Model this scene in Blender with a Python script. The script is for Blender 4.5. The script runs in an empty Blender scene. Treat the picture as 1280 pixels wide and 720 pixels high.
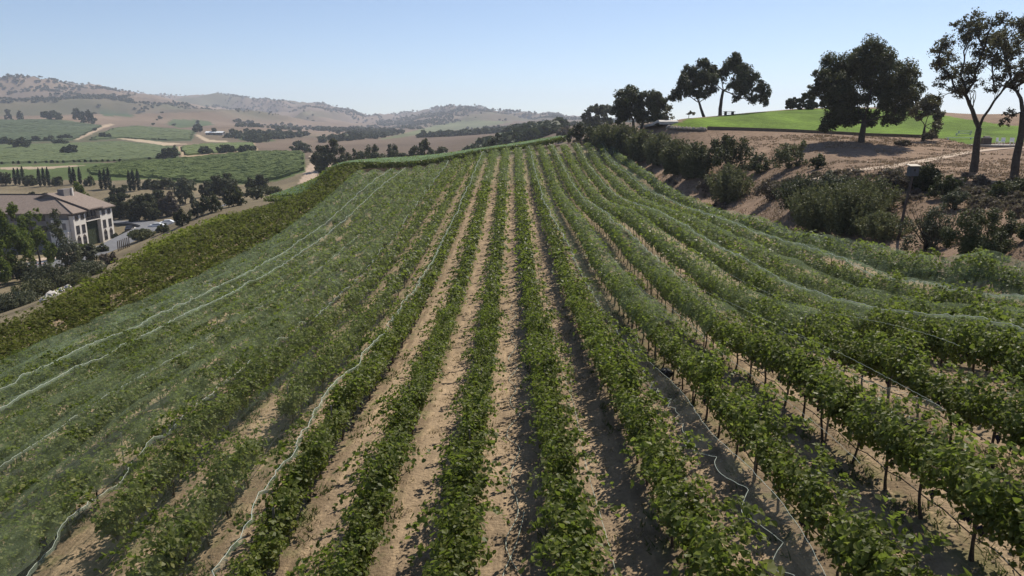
import bpy, math, random
import numpy as np
from mathutils import Vector, Matrix, Quaternion
rng = np.random.default_rng(11)
random.seed(11)
SC = bpy.context.scene
COL = SC.collection
R = math.radians
F = 880.0
PITCH = R(12.8)
SP, CP = math.sin(PITCH), math.cos(PITCH)
SUN_AZ, SUN_EL = R(34), R(52)

# ------------------------------------------------------------------ camera
cam = bpy.data.cameras.new('camera'); cam.sensor_width = 36.0; cam.lens = F / 1280 * 36
cam.clip_start = 0.5; cam.clip_end = 20000
co = bpy.data.objects.new('camera', cam); COL.objects.link(co)
co.rotation_euler = (math.pi / 2 - PITCH, 0, 0)
SC.camera = co

def pt(u, v, d):
    xc = (u - 640) / F; yc = -(v - 360) / F
    return np.array([xc * d, d * (CP + yc * SP), d * (-SP + yc * CP)])

# ------------------------------------------------------------------ noise helpers
_perm = rng.permutation(4096)
_val = rng.random(4096) * 2 - 1
def vnoise(x, y, s=0):
    x = np.asarray(x, float) + 37.7 * s; y = np.asarray(y, float) - 91.3 * s
    xi = np.floor(x).astype(np.int64); yi = np.floor(y).astype(np.int64)
    fx = x - xi; fy = y - yi
    fx = fx * fx * (3 - 2 * fx); fy = fy * fy * (3 - 2 * fy)
    def g(a, b): return _val[(_perm[(a + _perm[b & 4095]) & 4095])]
    return (g(xi, yi) * (1 - fx) * (1 - fy) + g(xi + 1, yi) * fx * (1 - fy) + g(xi, yi + 1) * (1 - fx) * fy + g(xi + 1, yi + 1) * fx * fy)
def fbm(x, y, o=4, s=0):
    r = 0; a = 1
    for i in range(o):
        r = r + a * vnoise(x, y, s + i); x = x * 2.03; y = y * 2.03; a *= 0.5
    return r

# ------------------------------------------------------------------ terrain height
CTRL = [(0,0,-10.8),(0,-12,-10.8),(0,6,-10.4),(0,15,-10.1),(0,30,-10.9),(0,45,-11.2),(0,60,-11.1),(0,80,-10.2),(0,100,-8.9),(0,115,-7.7),(0,135,-6.5),(0,146,-6.0),
 (3.6,12,-9.0),(6,12,-8.3),(6,30,-9.6),(6,46,-10.3),(8.4,11,-7.7),(8.4,16,-8.1),(8.4,23,-8.6),(8.4,33,-9.6),(8.4,49,-9.9),(10.8,17,-7.6),(10.8,22,-8.2),(10.8,40,-9.5),(10.8,64,-9.4),
 (13.2,18.5,-7.3),(13.2,53,-9.4),(20.8,28,-7.3),(20.8,33,-7.9),(20.8,41,-8.5),(20.8,53,-9.3),(20.8,66,-9.7),(20.8,82,-9.8),(20.8,98,-9.2),(20.8,115,-8.0),(20.8,138,-6.6),(24,68,-9.0),(24,20,-6.4),(30,10,-5),(10,0,-7.5),(-10,0,-12.3),(8.5,152,-5.5),
 (-6,20,-10.8),(-13.2,24,-11.7),(-8.4,19,-11.3),(-16.5,30,-12.4),(-8,60,-11.9),(-8,90,-10.4),(-16,60,-13.2),(-27.6,38,-14.4),(-27.6,48,-14.6),(-27.6,60,-14.8),(-27.6,81,-14.5),(-27.6,94,-13.5),(-27.6,119,-10.7),(-22,130,-9.9),(-12,136,-8.4),
 (-36,139,-9.8),(-22.7,143,-8.8),(-7,152,-6.5),(11,166,-3.9),(-21,188,-9.3),(12,198,-5.2),(-45,170,-13),
 (-41,54,-16.6),(-43,72,-16.4),(-48,97,-16.4),(-46,118,-15.6),(-40,140,-13.8),(-36,125,-12.8),(-30,20,-15),(-45,15,-19),
 (-20,240,-14),(15,240,-10),(-70,300,-22),(-10,350,-18),(-60,200,-18),
 (-58,60,-21),(-60,90,-21.5),(-62,120,-21.5),(-66,150,-21.5),(-85,80,-28),(-85,110,-28.5),(-90,150,-28.5),(-103,140,-29.5),(-109,172,-29.5),(-109,190,-29.5),(-130,172,-29.6),(-128,190,-29.5),(-160,170,-29.5),(-150,130,-29.8),(-116,215,-28.8),(-125,235,-28.6),(-95,205,-26),(-85,190,-22),(-120,60,-30),
 (-200,100,-31),(-300,200,-30),(-80,-20,-27),(-200,-100,-30),(0,-60,-11),(40,-40,-4),(60,20,-1),(100,60,2),(150,100,6),(120,0,4),(200,0,6),(-600,100,-30),(500,100,5)]
CPX = [ # pixel u, v, depth
 (0,228,330),(60,228,325),(100,228,318),(130,233,308),(168,235,300),(130,243,288),(180,252,262),(215,245,275),(225,258,240),(250,232,320),(330,232,320),
 (380,216,330),(395,205,360),(380,192,480),(300,193,470),(230,199,460),(100,203,450),(0,205,450),(430,215,330),
 (0,178,750),(150,178,720),(320,184,640),(0,190,560),(150,190,540),(225,190,560),
 (0,152,1100),(60,158,1020),(130,158,1050),(245,165,950),(130,165,900),
 (130,143,1600),(270,148,1350),(330,166,1000),(0,128,1750),(80,130,1750),(95,152,1150),
 (0,105,2600),(50,104.5,2500),(75,111,2500),(90,117,2700),(110,114,3000),(150,116,3000),(200,125,3000),(240,128.5,3200),(270,124,3600),(300,128.5,3600),(350,131.5,4000),(400,135,4000),(430,140,4000),(470,149,4300),(510,147,4000),(530,144,3500),(560,140,3300),(600,140.5,3300),(640,144,3200),(690,150,3000),(760,154,2800),
 (500,163,1600),(450,180,700),(600,163,1500),(550,156,2200),(400,158,1800),(350,172,900),(480,158,2600),(420,150,2900),(250,140,2300),(180,133,2200),(650,160,1500),(560,175,700),
 (-100,106,2600),(-300,110,2600),(-600,120,2600),(-100,160,1000),(-300,165,1000),(-400,190,500),
 (0,140,6500),(200,145,6500),(400,150,6500),(600,152,6500),(800,160,6500),(1000,160,6500),(1300,160,6500),(1000,160,3000),(1200,160,3000),(1400,150,3000),
 (840,158,128),(900,161,125),(960,163,122),(1022,165.5,120),(1080,168,118),(1135,170,115),(1180,172,112),(1240,181,100),(1280,182,98),
 (860,148,140),(900,145,147),(940,140.5,155),(985,137,165),(1010,135.5,168),(1070,135,168),(1130,136,165),(1170,142,155),(1200,149,140),(1220,143,170),(1280,142,165),(1400,138,170),
 (880,157,200),(1000,149,230),(1100,149,240),(1250,154,240),(780,165,200),(800,161,300),(1000,165,500),(1200,165,500),(700,168,400),
 (1075,177,101),(1000,200,88),(1215,215,65),(1268,220,62),(1285,240,52),(1160,260,52),(1100,200,85),(1000,240,66),(950,200,95),(900,180,115),(870,210,100),(840,190,122),(800,185,138),(755,188,143),(730,178,165),(800,165,155),(900,235,92),(1225,300,40),(1290,310,31),(1400,230,45),(1400,300,30),(1100,275,53)]
pts = [np.array(p, float) for p in CTRL] + [pt(*p) for p in CPX]
for az, r, z in [(-60,2500,60),(-90,2500,40),(-130,2500,20),(180,2500,0),(130,2500,20),(90,2500,40),(60,2500,20),(-60,6500,0),(-90,6500,0),(-130,6500,0),(180,6500,0),(130,6500,0),(90,6500,0),(60,6500,0),(-130,400,-20),(180,400,-12),(130,400,0),(90,400,5)]:
    pts.append(np.array([r * math.sin(R(az)), r * math.cos(R(az)), z], float))
pts = np.array(pts)
def embed(X, Y):
    r = np.sqrt(X * X + Y * Y) + 1e-9
    L = np.log1p(r / 22.0)
    return X / r * L, Y / r * L, r
_cx, _cy, _cr = embed(pts[:, 0], pts[:, 1])
def _phi(d2): return np.where(d2 > 1e-12, 0.5 * d2 * np.log(np.maximum(d2, 1e-12)), 0.0)
_n = len(pts)
_K = _phi((_cx[:, None] - _cx) ** 2 + (_cy[:, None] - _cy) ** 2) + np.eye(_n) * 2e-4
_P = np.stack([np.ones(_n), _cx, _cy], 1)
_A = np.block([[_K, _P], [_P.T, np.zeros((3, 3))]])
_w = np.linalg.solve(_A, np.concatenate([pts[:, 2] / (_cr + 30), np.zeros(3)]))
def H(X, Y):
    X = np.asarray(X, float); Y = np.asarray(Y, float)
    sh = np.broadcast(X, Y).shape
    x = np.broadcast_to(X, sh).ravel(); y = np.broadcast_to(Y, sh).ravel()
    out = np.empty(x.size)
    for i in range(0, x.size, 20000):
        a = x[i:i + 20000]; b = y[i:i + 20000]
        ex, ey, r = embed(a, b)
        ph = _phi((ex[:, None] - _cx) ** 2 + (ey[:, None] - _cy) ** 2)
        z = (ph @ _w[:_n] + _w[_n] + _w[_n + 1] * ex + _w[_n + 2] * ey) * (r + 30)
        t = np.clip((r - 700) / 1500, 0, 1) * np.clip((6300 - r) / 2500, 0, 1)
        q = fbm(a / 480, b / 560, 4, 3)
        z = z + t * (r * 0.017) * (0.5 - 1.7 * np.abs(q)) * np.clip(z / 60 + .35, 0, 1)
        z = z + np.clip((r - 60) / 100, 0, 1) * 0.0006 * np.minimum(r, 900) * fbm(a / 35, b / 35, 2, 9)
        out[i:i + 20000] = z
    return out.reshape(sh)
def h(x, y): return float(H(np.array([x]), np.array([y]))[0])
_ds = np.exp(np.arange(math.log(6), math.log(7000), 0.008))
def hit(u, v, dmin=6):
    xc = (u - 640) / F; yc = -(v - 360) / F
    dx, dy, dz = xc, CP + yc * SP, -SP + yc * CP
    ds = _ds[_ds >= dmin]
    g = ds * dz - H(ds * dx, ds * dy)
    k = np.argmax(g < 0)
    if g[k] >= 0:
        k = np.argmin(g / ds); d = ds[k]
    elif k == 0: d = ds[0]
    else:
        t = g[k - 1] / (g[k - 1] - g[k]); d = ds[k - 1] + t * (ds[k] - ds[k - 1])
    return np.array([d * dx, d * dy, h(d * dx, d * dy)]), d
def subdiv(px, step=6, closed=True):
    out = []
    n = len(px)
    for i in range(n if closed else n - 1):
        a, b = px[i], px[(i + 1) % n]
        m = max(1, int(math.hypot(b[0] - a[0], b[1] - a[1]) / step))
        out += [(a[0] + (b[0] - a[0]) * k / m, a[1] + (b[1] - a[1]) * k / m) for k in range(m)]
    if not closed: out.append(px[-1])
    return out
def wpoly(px, step=6): return np.array([hit(u, v)[0][:2] for u, v in subdiv(px, step)])
def inside(poly, X, Y):
    res = np.zeros(X.shape, bool)
    bb = (X >= poly[:, 0].min()) & (X <= poly[:, 0].max()) & (Y >= poly[:, 1].min()) & (Y <= poly[:, 1].max())
    x = X[bb]; y = Y[bb]; r = np.zeros(x.shape, bool)
    n = len(poly)
    for i in range(n):
        x1, y1 = poly[i]; x2, y2 = poly[(i + 1) % n]
        if y1 == y2: continue
        c = ((y1 > y) != (y2 > y)) & (x < (x2 - x1) * (y - y1) / (y2 - y1) + x1)
        r ^= c
    res[bb] = r
    return res

# ------------------------------------------------------------------ object helpers
def link(o, parent=None):
    COL.objects.link(o)
    if parent is not None: o.parent = parent
    return o
def mesh_np(name, V, Fq, mats, mi=None, smooth=False, cols=None):
    """V (n,3), Fq list of arrays (m,k)"""
    me = bpy.data.meshes.new(name)
    V = np.asarray(V, np.float32)
    if not isinstance(Fq, list): Fq = [Fq]
    Fq = [np.asarray(f, np.int32) for f in Fq if len(f)]
    me.vertices.add(len(V)); me.vertices.foreach_set('co', V.ravel())
    nl = sum(f.size for f in Fq); npoly = sum(len(f) for f in Fq)
    me.loops.add(nl); me.loops.foreach_set('vertex_index', np.concatenate([f.ravel() for f in Fq]))
    tot = np.concatenate([np.full(len(f), f.shape[1], np.int32) for f in Fq])
    st = np.concatenate([[0], np.cumsum(tot)[:-1]]).astype(np.int32)
    me.polygons.add(npoly); me.polygons.foreach_set('loop_start', st); me.polygons.foreach_set('loop_total', tot)
    if not isinstance(mats, (list, tuple)): mats = [mats]
    for m in mats: me.materials.append(m)
    if mi is not None: me.polygons.foreach_set('material_index', np.asarray(mi, np.int32))
    me.polygons.foreach_set('use_smooth', np.full(npoly, bool(smooth)))
    me.update(calc_edges=True)
    if cols is not None:
        at = me.color_attributes.new('cover', 'FLOAT_COLOR', 'POINT')
        c = np.ones((len(V), 4), np.float32); c[:, :cols.shape[1]] = cols
        at.data.foreach_set('color', c.ravel())
    me.validate()
    return me
def mobj(name, me, parent=None, loc=(0, 0, 0)):
    o = bpy.data.objects.new(name, me); o.location = loc
    return link(o, parent)
def tag(o, label=None, cat=None, group=None, kind=None):
    if label: o['label'] = label
    if cat: o['category'] = cat
    if group: o['group'] = group
    if kind: o['kind'] = kind
    return o
def empty(name, loc, rz=0):
    o = bpy.data.objects.new(name, None); o.location = tuple(loc); o.rotation_euler = (0, 0, rz); o.empty_display_size = .3
    return link(o)
class MB:
    def __init__(s): s.v = []; s.f = {}; s.n = 0
    def add(s, V, Fa):
        V = np.asarray(V, float); Fa = np.asarray(Fa, int)
        s.v.append(V); s.f.setdefault(Fa.shape[1], []).append(Fa + s.n); s.n += len(V)
    def box(s, c, d, rz=0, M=None):
        x, y, z = [q / 2 for q in d]
        V = np.array([(-x,-y,-z),(x,-y,-z),(x,y,-z),(-x,y,-z),(-x,-y,z),(x,-y,z),(x,y,z),(-x,y,z)])
        if rz:
            ca, sa = math.cos(rz), math.sin(rz); V = V @ np.array([[ca, sa, 0], [-sa, ca, 0], [0, 0, 1]])
        if M is not None: V = V @ np.asarray(M).T
        s.add(V + np.array(c), [(0,3,2,1),(4,5,6,7),(0,1,5,4),(1,2,6,5),(2,3,7,6),(3,0,4,7)])
    def tube(s, P, rad, n=6, cap=True):
        P = np.asarray(P, float); k = len(P); rad = np.broadcast_to(rad, (k,)).astype(float)
        T = np.gradient(P, axis=0); T /= np.linalg.norm(T, axis=1)[:, None] + 1e-9
        ref = np.array([0, 0, 1.0]) if abs(T[:, 2]).mean() < .8 else np.array([1.0, 0, 0])
        A = np.cross(T, ref); A /= np.linalg.norm(A, axis=1)[:, None] + 1e-9
        B = np.cross(T, A)
        a = np.arange(n) * 2 * math.pi / n
        V = P[:, None] + rad[:, None, None] * (np.cos(a)[None, :, None] * A[:, None] + np.sin(a)[None, :, None] * B[:, None])
        i = np.arange(k - 1)[:, None] * n; j = np.arange(n)[None]; j2 = (j + 1) % n
        Fa = np.stack([i + j, i + j2, i + n + j2, i + n + j], -1).reshape(-1, 4)
        s.add(V.reshape(-1, 3), Fa)
        if cap and n == 4:
            s.f[4].append(np.array([[0, 3, 2, 1]]) + s.n - k * n); s.f[4].append(np.array([[0, 1, 2, 3]]) + s.n - n)
        elif cap:
            m = s.n
            s.v.append(np.array([P[-1]])); s.n += 1
            s.f.setdefault(3, []).append(np.array([[m - n + q, m - n + (q + 1) % n, m] for q in range(n)]))
    def data(s): return np.concatenate(s.v), [np.concatenate(f) for f in s.f.values()]
    def mesh(s, name, mat, smooth=False):
        V, Fa = s.data(); return mesh_np(name, V, Fa, mat, smooth=smooth)
    def obj(s, name, mat, parent=None, smooth=False, loc=(0,0,0)): return mobj(name, s.mesh(name, mat, smooth), parent, loc)

# ------------------------------------------------------------------ materials
def newmat(name):
    m = bpy.data.materials.new(name); m.use_nodes = True
    nt = m.node_tree; nt.nodes.clear()
    return m, nt
def N(nt, t, **k):
    n = nt.nodes.new(t)
    for a, b in k.items():
        if a in n.inputs: n.inputs[a].default_value = b
        else: setattr(n, a, b)
    return n
def noise_node(nt, scale, detail=4, coord='Object', rough=.6, vec=None):
    n = N(nt, 'ShaderNodeTexNoise'); n.inputs['Scale'].default_value = scale; n.inputs['Detail'].default_value = detail; n.inputs['Roughness'].default_value = rough
    if vec is None:
        tc = N(nt, 'ShaderNodeTexCoord'); vec = tc.outputs[coord]
    nt.links.new(vec, n.inputs['Vector']); return n
def ramp(nt, fac, stops):
    r = N(nt, 'ShaderNodeValToRGB'); e = r.color_ramp.elements
    while len(e) < len(stops): e.new(.5)
    for i, (p, c) in enumerate(stops): e[i].position = p; e[i].color = (*c, 1) if len(c) == 3 else c
    nt.links.new(fac, r.inputs['Fac']); return r
def mixc(nt, fac, a, b, mode='MIX'):
    m = N(nt, 'ShaderNodeMix', data_type='RGBA', blend_type=mode)
    if isinstance(fac, (int, float)): m.inputs[0].default_value = fac
    else: nt.links.new(fac, m.inputs[0])
    for k, c in ((6, a), (7, b)):
        if isinstance(c, tuple): m.inputs[k].default_value = (*c[:3], 1)
        else: nt.links.new(c, m.inputs[k])
    return m.outputs[2]
def bump(nt, height, strength=.5, dist=.1):
    b = N(nt, 'ShaderNodeBump'); b.inputs['Strength'].default_value = strength; b.inputs['Distance'].default_value = dist
    nt.links.new(height, b.inputs['Height']); return b.outputs['Normal']
def out(nt, sh):
    o = N(nt, 'ShaderNodeOutputMaterial'); nt.links.new(sh, o.inputs['Surface'])
def simple(name, c1, c2, scale=3, rough=.8, bstr=.3, bdist=.03, detail=5, metal=0, spec=.3):
    m, nt = newmat(name)
    n = noise_node(nt, scale, detail)
    r = ramp(nt, n.outputs[0], [(.3, c1), (.7, c2)])
    p = N(nt, 'ShaderNodeBsdfPrincipled'); p.inputs['Roughness'].default_value = rough; p.inputs['Metallic'].default_value = metal
    p.inputs['Specular IOR Level'].default_value = spec
    nt.links.new(r.outputs[0], p.inputs['Base Color'])
    if bstr: nt.links.new(bump(nt, noise_node(nt, scale * 4, 4).outputs[0], bstr, bdist), p.inputs['Normal'])
    out(nt, p.outputs[0]); return m
def leafmat(name, ca, cb, cc=None, trans=.35, rough=.55, spec=.12, objvar=.25, tmix=.2):
    """per-leaf colour spread (random per island), per-plant spread, a translucent share"""
    m, nt = newmat(name)
    g = N(nt, 'ShaderNodeNewGeometry')
    st = [(0, ca), (.82, cb), (1, cc or cb)]
    r = ramp(nt, g.outputs['Random Per Island'], st)
    oi = N(nt, 'ShaderNodeObjectInfo')
    n = noise_node(nt, .35, 2)
    ad = N(nt, 'ShaderNodeMath', operation='ADD'); nt.links.new(oi.outputs['Random'], ad.inputs[0]); nt.links.new(n.outputs[0], ad.inputs[1])
    mr = N(nt, 'ShaderNodeMapRange'); mr.inputs['From Max'].default_value = 2; mr.inputs['To Min'].default_value = 1 - objvar * 1.6; mr.inputs['To Max'].default_value = 1 + objvar * 1.6
    nt.links.new(ad.outputs[0], mr.inputs['Value'])
    cm = N(nt, 'ShaderNodeVectorMath', operation='SCALE'); nt.links.new(r.outputs[0], cm.inputs[0]); nt.links.new(mr.outputs[0], cm.inputs['Scale'])
    p = N(nt, 'ShaderNodeBsdfPrincipled'); p.inputs['Roughness'].default_value = rough; p.inputs['Specular IOR Level'].default_value = spec
    nt.links.new(cm.outputs[0], p.inputs['Base Color'])
    t = N(nt, 'ShaderNodeBsdfTranslucent')
    tcx = mixc(nt, tmix, cm.outputs[0], (.22, .30, .04))
    nt.links.new(tcx, t.inputs['Color'])
    mx = N(nt, 'ShaderNodeMixShader'); mx.inputs[0].default_value = trans
    nt.links.new(p.outputs[0], mx.inputs[1]); nt.links.new(t.outputs[0], mx.inputs[2])
    out(nt, mx.outputs[0]); return m
M = {}
M['vine_leaf'] = leafmat('vine_leaf', (.085,.105,.02), (.14,.158,.034), (.25,.24,.075), trans=.5, rough=.48, spec=.28, tmix=.6)
M['vine_leaf_olive'] = leafmat('vine_leaf_olive', (.08,.085,.018), (.13,.135,.028), (.2,.185,.05), trans=.45, tmix=.35)
M['vine_leaf_yellow'] = leafmat('vine_leaf_yellow', (.14,.165,.018), (.21,.235,.028), (.28,.27,.05), trans=.5, tmix=.5)
M['oak_leaf'] = leafmat('oak_leaf', (.034,.038,.019), (.062,.066,.03), (.10,.10,.05), trans=.25, rough=.5)
M['oak_olive'] = leafmat('oak_olive', (.05,.055,.027), (.085,.09,.045), (.10,.10,.045), trans=.2)
M['sparse_leaf'] = leafmat('sparse_leaf', (.075,.062,.042), (.125,.105,.07), (.18,.155,.10), trans=.35)
M['green_leaf'] = leafmat('green_leaf', (.05,.07,.016), (.10,.13,.026), (.17,.18,.04), trans=.4, tmix=.5)
M['grey_leaf'] = leafmat('grey_leaf', (.07,.075,.048), (.115,.12,.075), (.14,.14,.09), trans=.2)
M['broom_leaf'] = leafmat('broom_leaf', (.09,.092,.045), (.14,.14,.072), (.17,.165,.09), trans=.25)
M['dry_leaf'] = leafmat('dry_leaf', (.07,.05,.042), (.13,.10,.08), (.2,.16,.12), trans=.2)
M['cypress_leaf'] = leafmat('cypress_leaf', (.012,.02,.010), (.022,.034,.016), trans=.1)
M['straw'] = leafmat('straw', (.26,.19,.10), (.42,.33,.19), (.5,.42,.28), trans=.2, spec=.15)
M['weed'] = leafmat('weed', (.07,.09,.03), (.13,.15,.05), (.22,.2,.09), trans=.25)
M['far_wood'] = leafmat('far_wood', (.042,.052,.024), (.06,.072,.032), (.08,.09,.045), trans=.1)
M['bark'] = simple('bark', (.035,.028,.022), (.09,.075,.06), 6, .9, .8, .05)
M['vine_bark'] = simple('vine_bark', (.05,.038,.028), (.12,.09,.065), 20, .95, .8, .02)
M['grape'] = simple('grape', (.012,.008,.02), (.035,.02,.05), 30, .5, .2, .01)
M['steel'] = simple('steel', (.16,.14,.12), (.26,.23,.2), 9, .6, .2, .01, metal=.4)
M['hose'] = simple('hose', (.012,.012,.012), (.03,.028,.026), 8, .55, .1, .01)
M['cord'] = simple('cord', (.34,.38,.32), (.52,.56,.48), 9, .7, .2, .01)
M['stone'] = simple('stone', (.2,.17,.14), (.4,.34,.28), 1.5, .9, .8, .08)
M['asphalt'] = simple('asphalt', (.13,.13,.14), (.19,.19,.2), 1.2, .85, .3, .02)
M['redkerb'] = simple('redkerb', (.42,.08,.06), (.52,.13,.1), 2, .7, .1, .01)
M['concrete'] = simple('concrete', (.42,.39,.36), (.56,.52,.48), 1.2, .85, .2, .02)
M['dirt_path'] = simple('dirt_path', (.36,.27,.2), (.5,.4,.31), .8, .95, .4, .05)
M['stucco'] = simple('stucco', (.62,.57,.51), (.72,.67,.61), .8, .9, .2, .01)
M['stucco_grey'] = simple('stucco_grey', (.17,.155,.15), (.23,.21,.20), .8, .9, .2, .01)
M['rooftile'] = simple('rooftile', (.17,.13,.11), (.26,.205,.17), 2.5, .85, .6, .05)
M['glass'] = simple('glass', (.02,.022,.028), (.035,.04,.05), .5, .15, 0, spec=.6)
M['trim'] = simple('trim', (.045,.035,.03), (.08,.06,.05), 3, .7, .1, .01)
M['white_metal'] = simple('white_metal', (.7,.7,.7), (.8,.8,.8), 2, .4, 0)
M['carwhite'] = simple('carwhite', (.72,.72,.73), (.8,.8,.8), 1, .25, 0, spec=.5)
M['cardark'] = simple('cardark', (.02,.02,.025), (.03,.03,.035), 1, .25, 0, spec=.5)
M['tyre'] = simple('tyre', (.015,.015,.015), (.03,.03,.03), 5, .9, .2)
M['boxwood'] = simple('boxwood', (.05,.06,.07), (.09,.10,.115), 4, .8, .3, .01)
M['timber'] = simple('timber', (.09,.07,.055), (.18,.145,.11), 5, .85, .4, .02)
M['blackbag'] = simple('blackbag', (.008,.008,.008), (.02,.02,.02), 5, .4, .3)
M['terracotta'] = simple('terracotta', (.35,.17,.11), (.45,.24,.16), 3, .85, .3, .01)

def netmat(name, a, col):
    m, nt = newmat(name)
    tcn = N(nt, 'ShaderNodeTexCoord'); mpn = N(nt, 'ShaderNodeMapping'); mpn.inputs['Scale'].default_value = (1, .3, 1); nt.links.new(tcn.outputs['Object'], mpn.inputs[0])
    n = noise_node(nt, .8, 4, vec=mpn.outputs[0]); n2 = noise_node(nt, 5.0, 5, vec=mpn.outputs[0])
    mu = N(nt, 'ShaderNodeMath', operation='MULTIPLY'); nt.links.new(n.outputs[0], mu.inputs[0]); nt.links.new(n2.outputs[0], mu.inputs[1])
    mr = N(nt, 'ShaderNodeMapRange'); mr.inputs['From Min'].default_value = .12; mr.inputs['From Max'].default_value = .42; mr.inputs['To Min'].default_value = a * .2; mr.inputs['To Max'].default_value = a * 2.4
    nt.links.new(mu.outputs[0], mr.inputs['Value'])
    d = N(nt, 'ShaderNodeBsdfDiffuse'); d.inputs['Color'].default_value = (*col, 1)
    tl = N(nt, 'ShaderNodeBsdfTranslucent'); tl.inputs['Color'].default_value = (*col, 1)
    dm = N(nt, 'ShaderNodeMixShader'); dm.inputs[0].default_value = .35
    nt.links.new(d.outputs[0], dm.inputs[1]); nt.links.new(tl.outputs[0], dm.inputs[2])
    t = N(nt, 'ShaderNodeBsdfTransparent')
    mx = N(nt, 'ShaderNodeMixShader'); nt.links.new(mr.outputs[0], mx.inputs[0])
    nt.links.new(t.outputs[0], mx.inputs[1]); nt.links.new(dm.outputs[0], mx.inputs[2])
    out(nt, mx.outputs[0]); return m
M['net'] = netmat('bird_net_mesh', .11, (.30,.37,.22))
M['net_light'] = netmat('bird_net_light', .042, (.30,.36,.22))
M['net_dense'] = netmat('bird_net_dense', .14, (.30,.38,.25))
M['net_bunch'] = netmat('bird_net_bunch', .17, (.36,.42,.32))
# ------------------------------------------------------------------ vineyard layout
S = 2.4
def rowx(k): return (k - .5) * S if k > 0 else (k + .5) * S      # rows ...-2,-1,1,2...
def yend(x): return float(np.interp(x, [-27.6, -22, -12, 0, 8, 20.4], [130, 136, 142, 148, 155, 142]))
ROWS = [k for k in range(-12, 10) if k != 0]
def left_edge(y): return float(np.interp(y, [0, 54, 72, 97, 118, 140], [-39, -40.5, -43, -48, -50, -46]))

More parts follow.
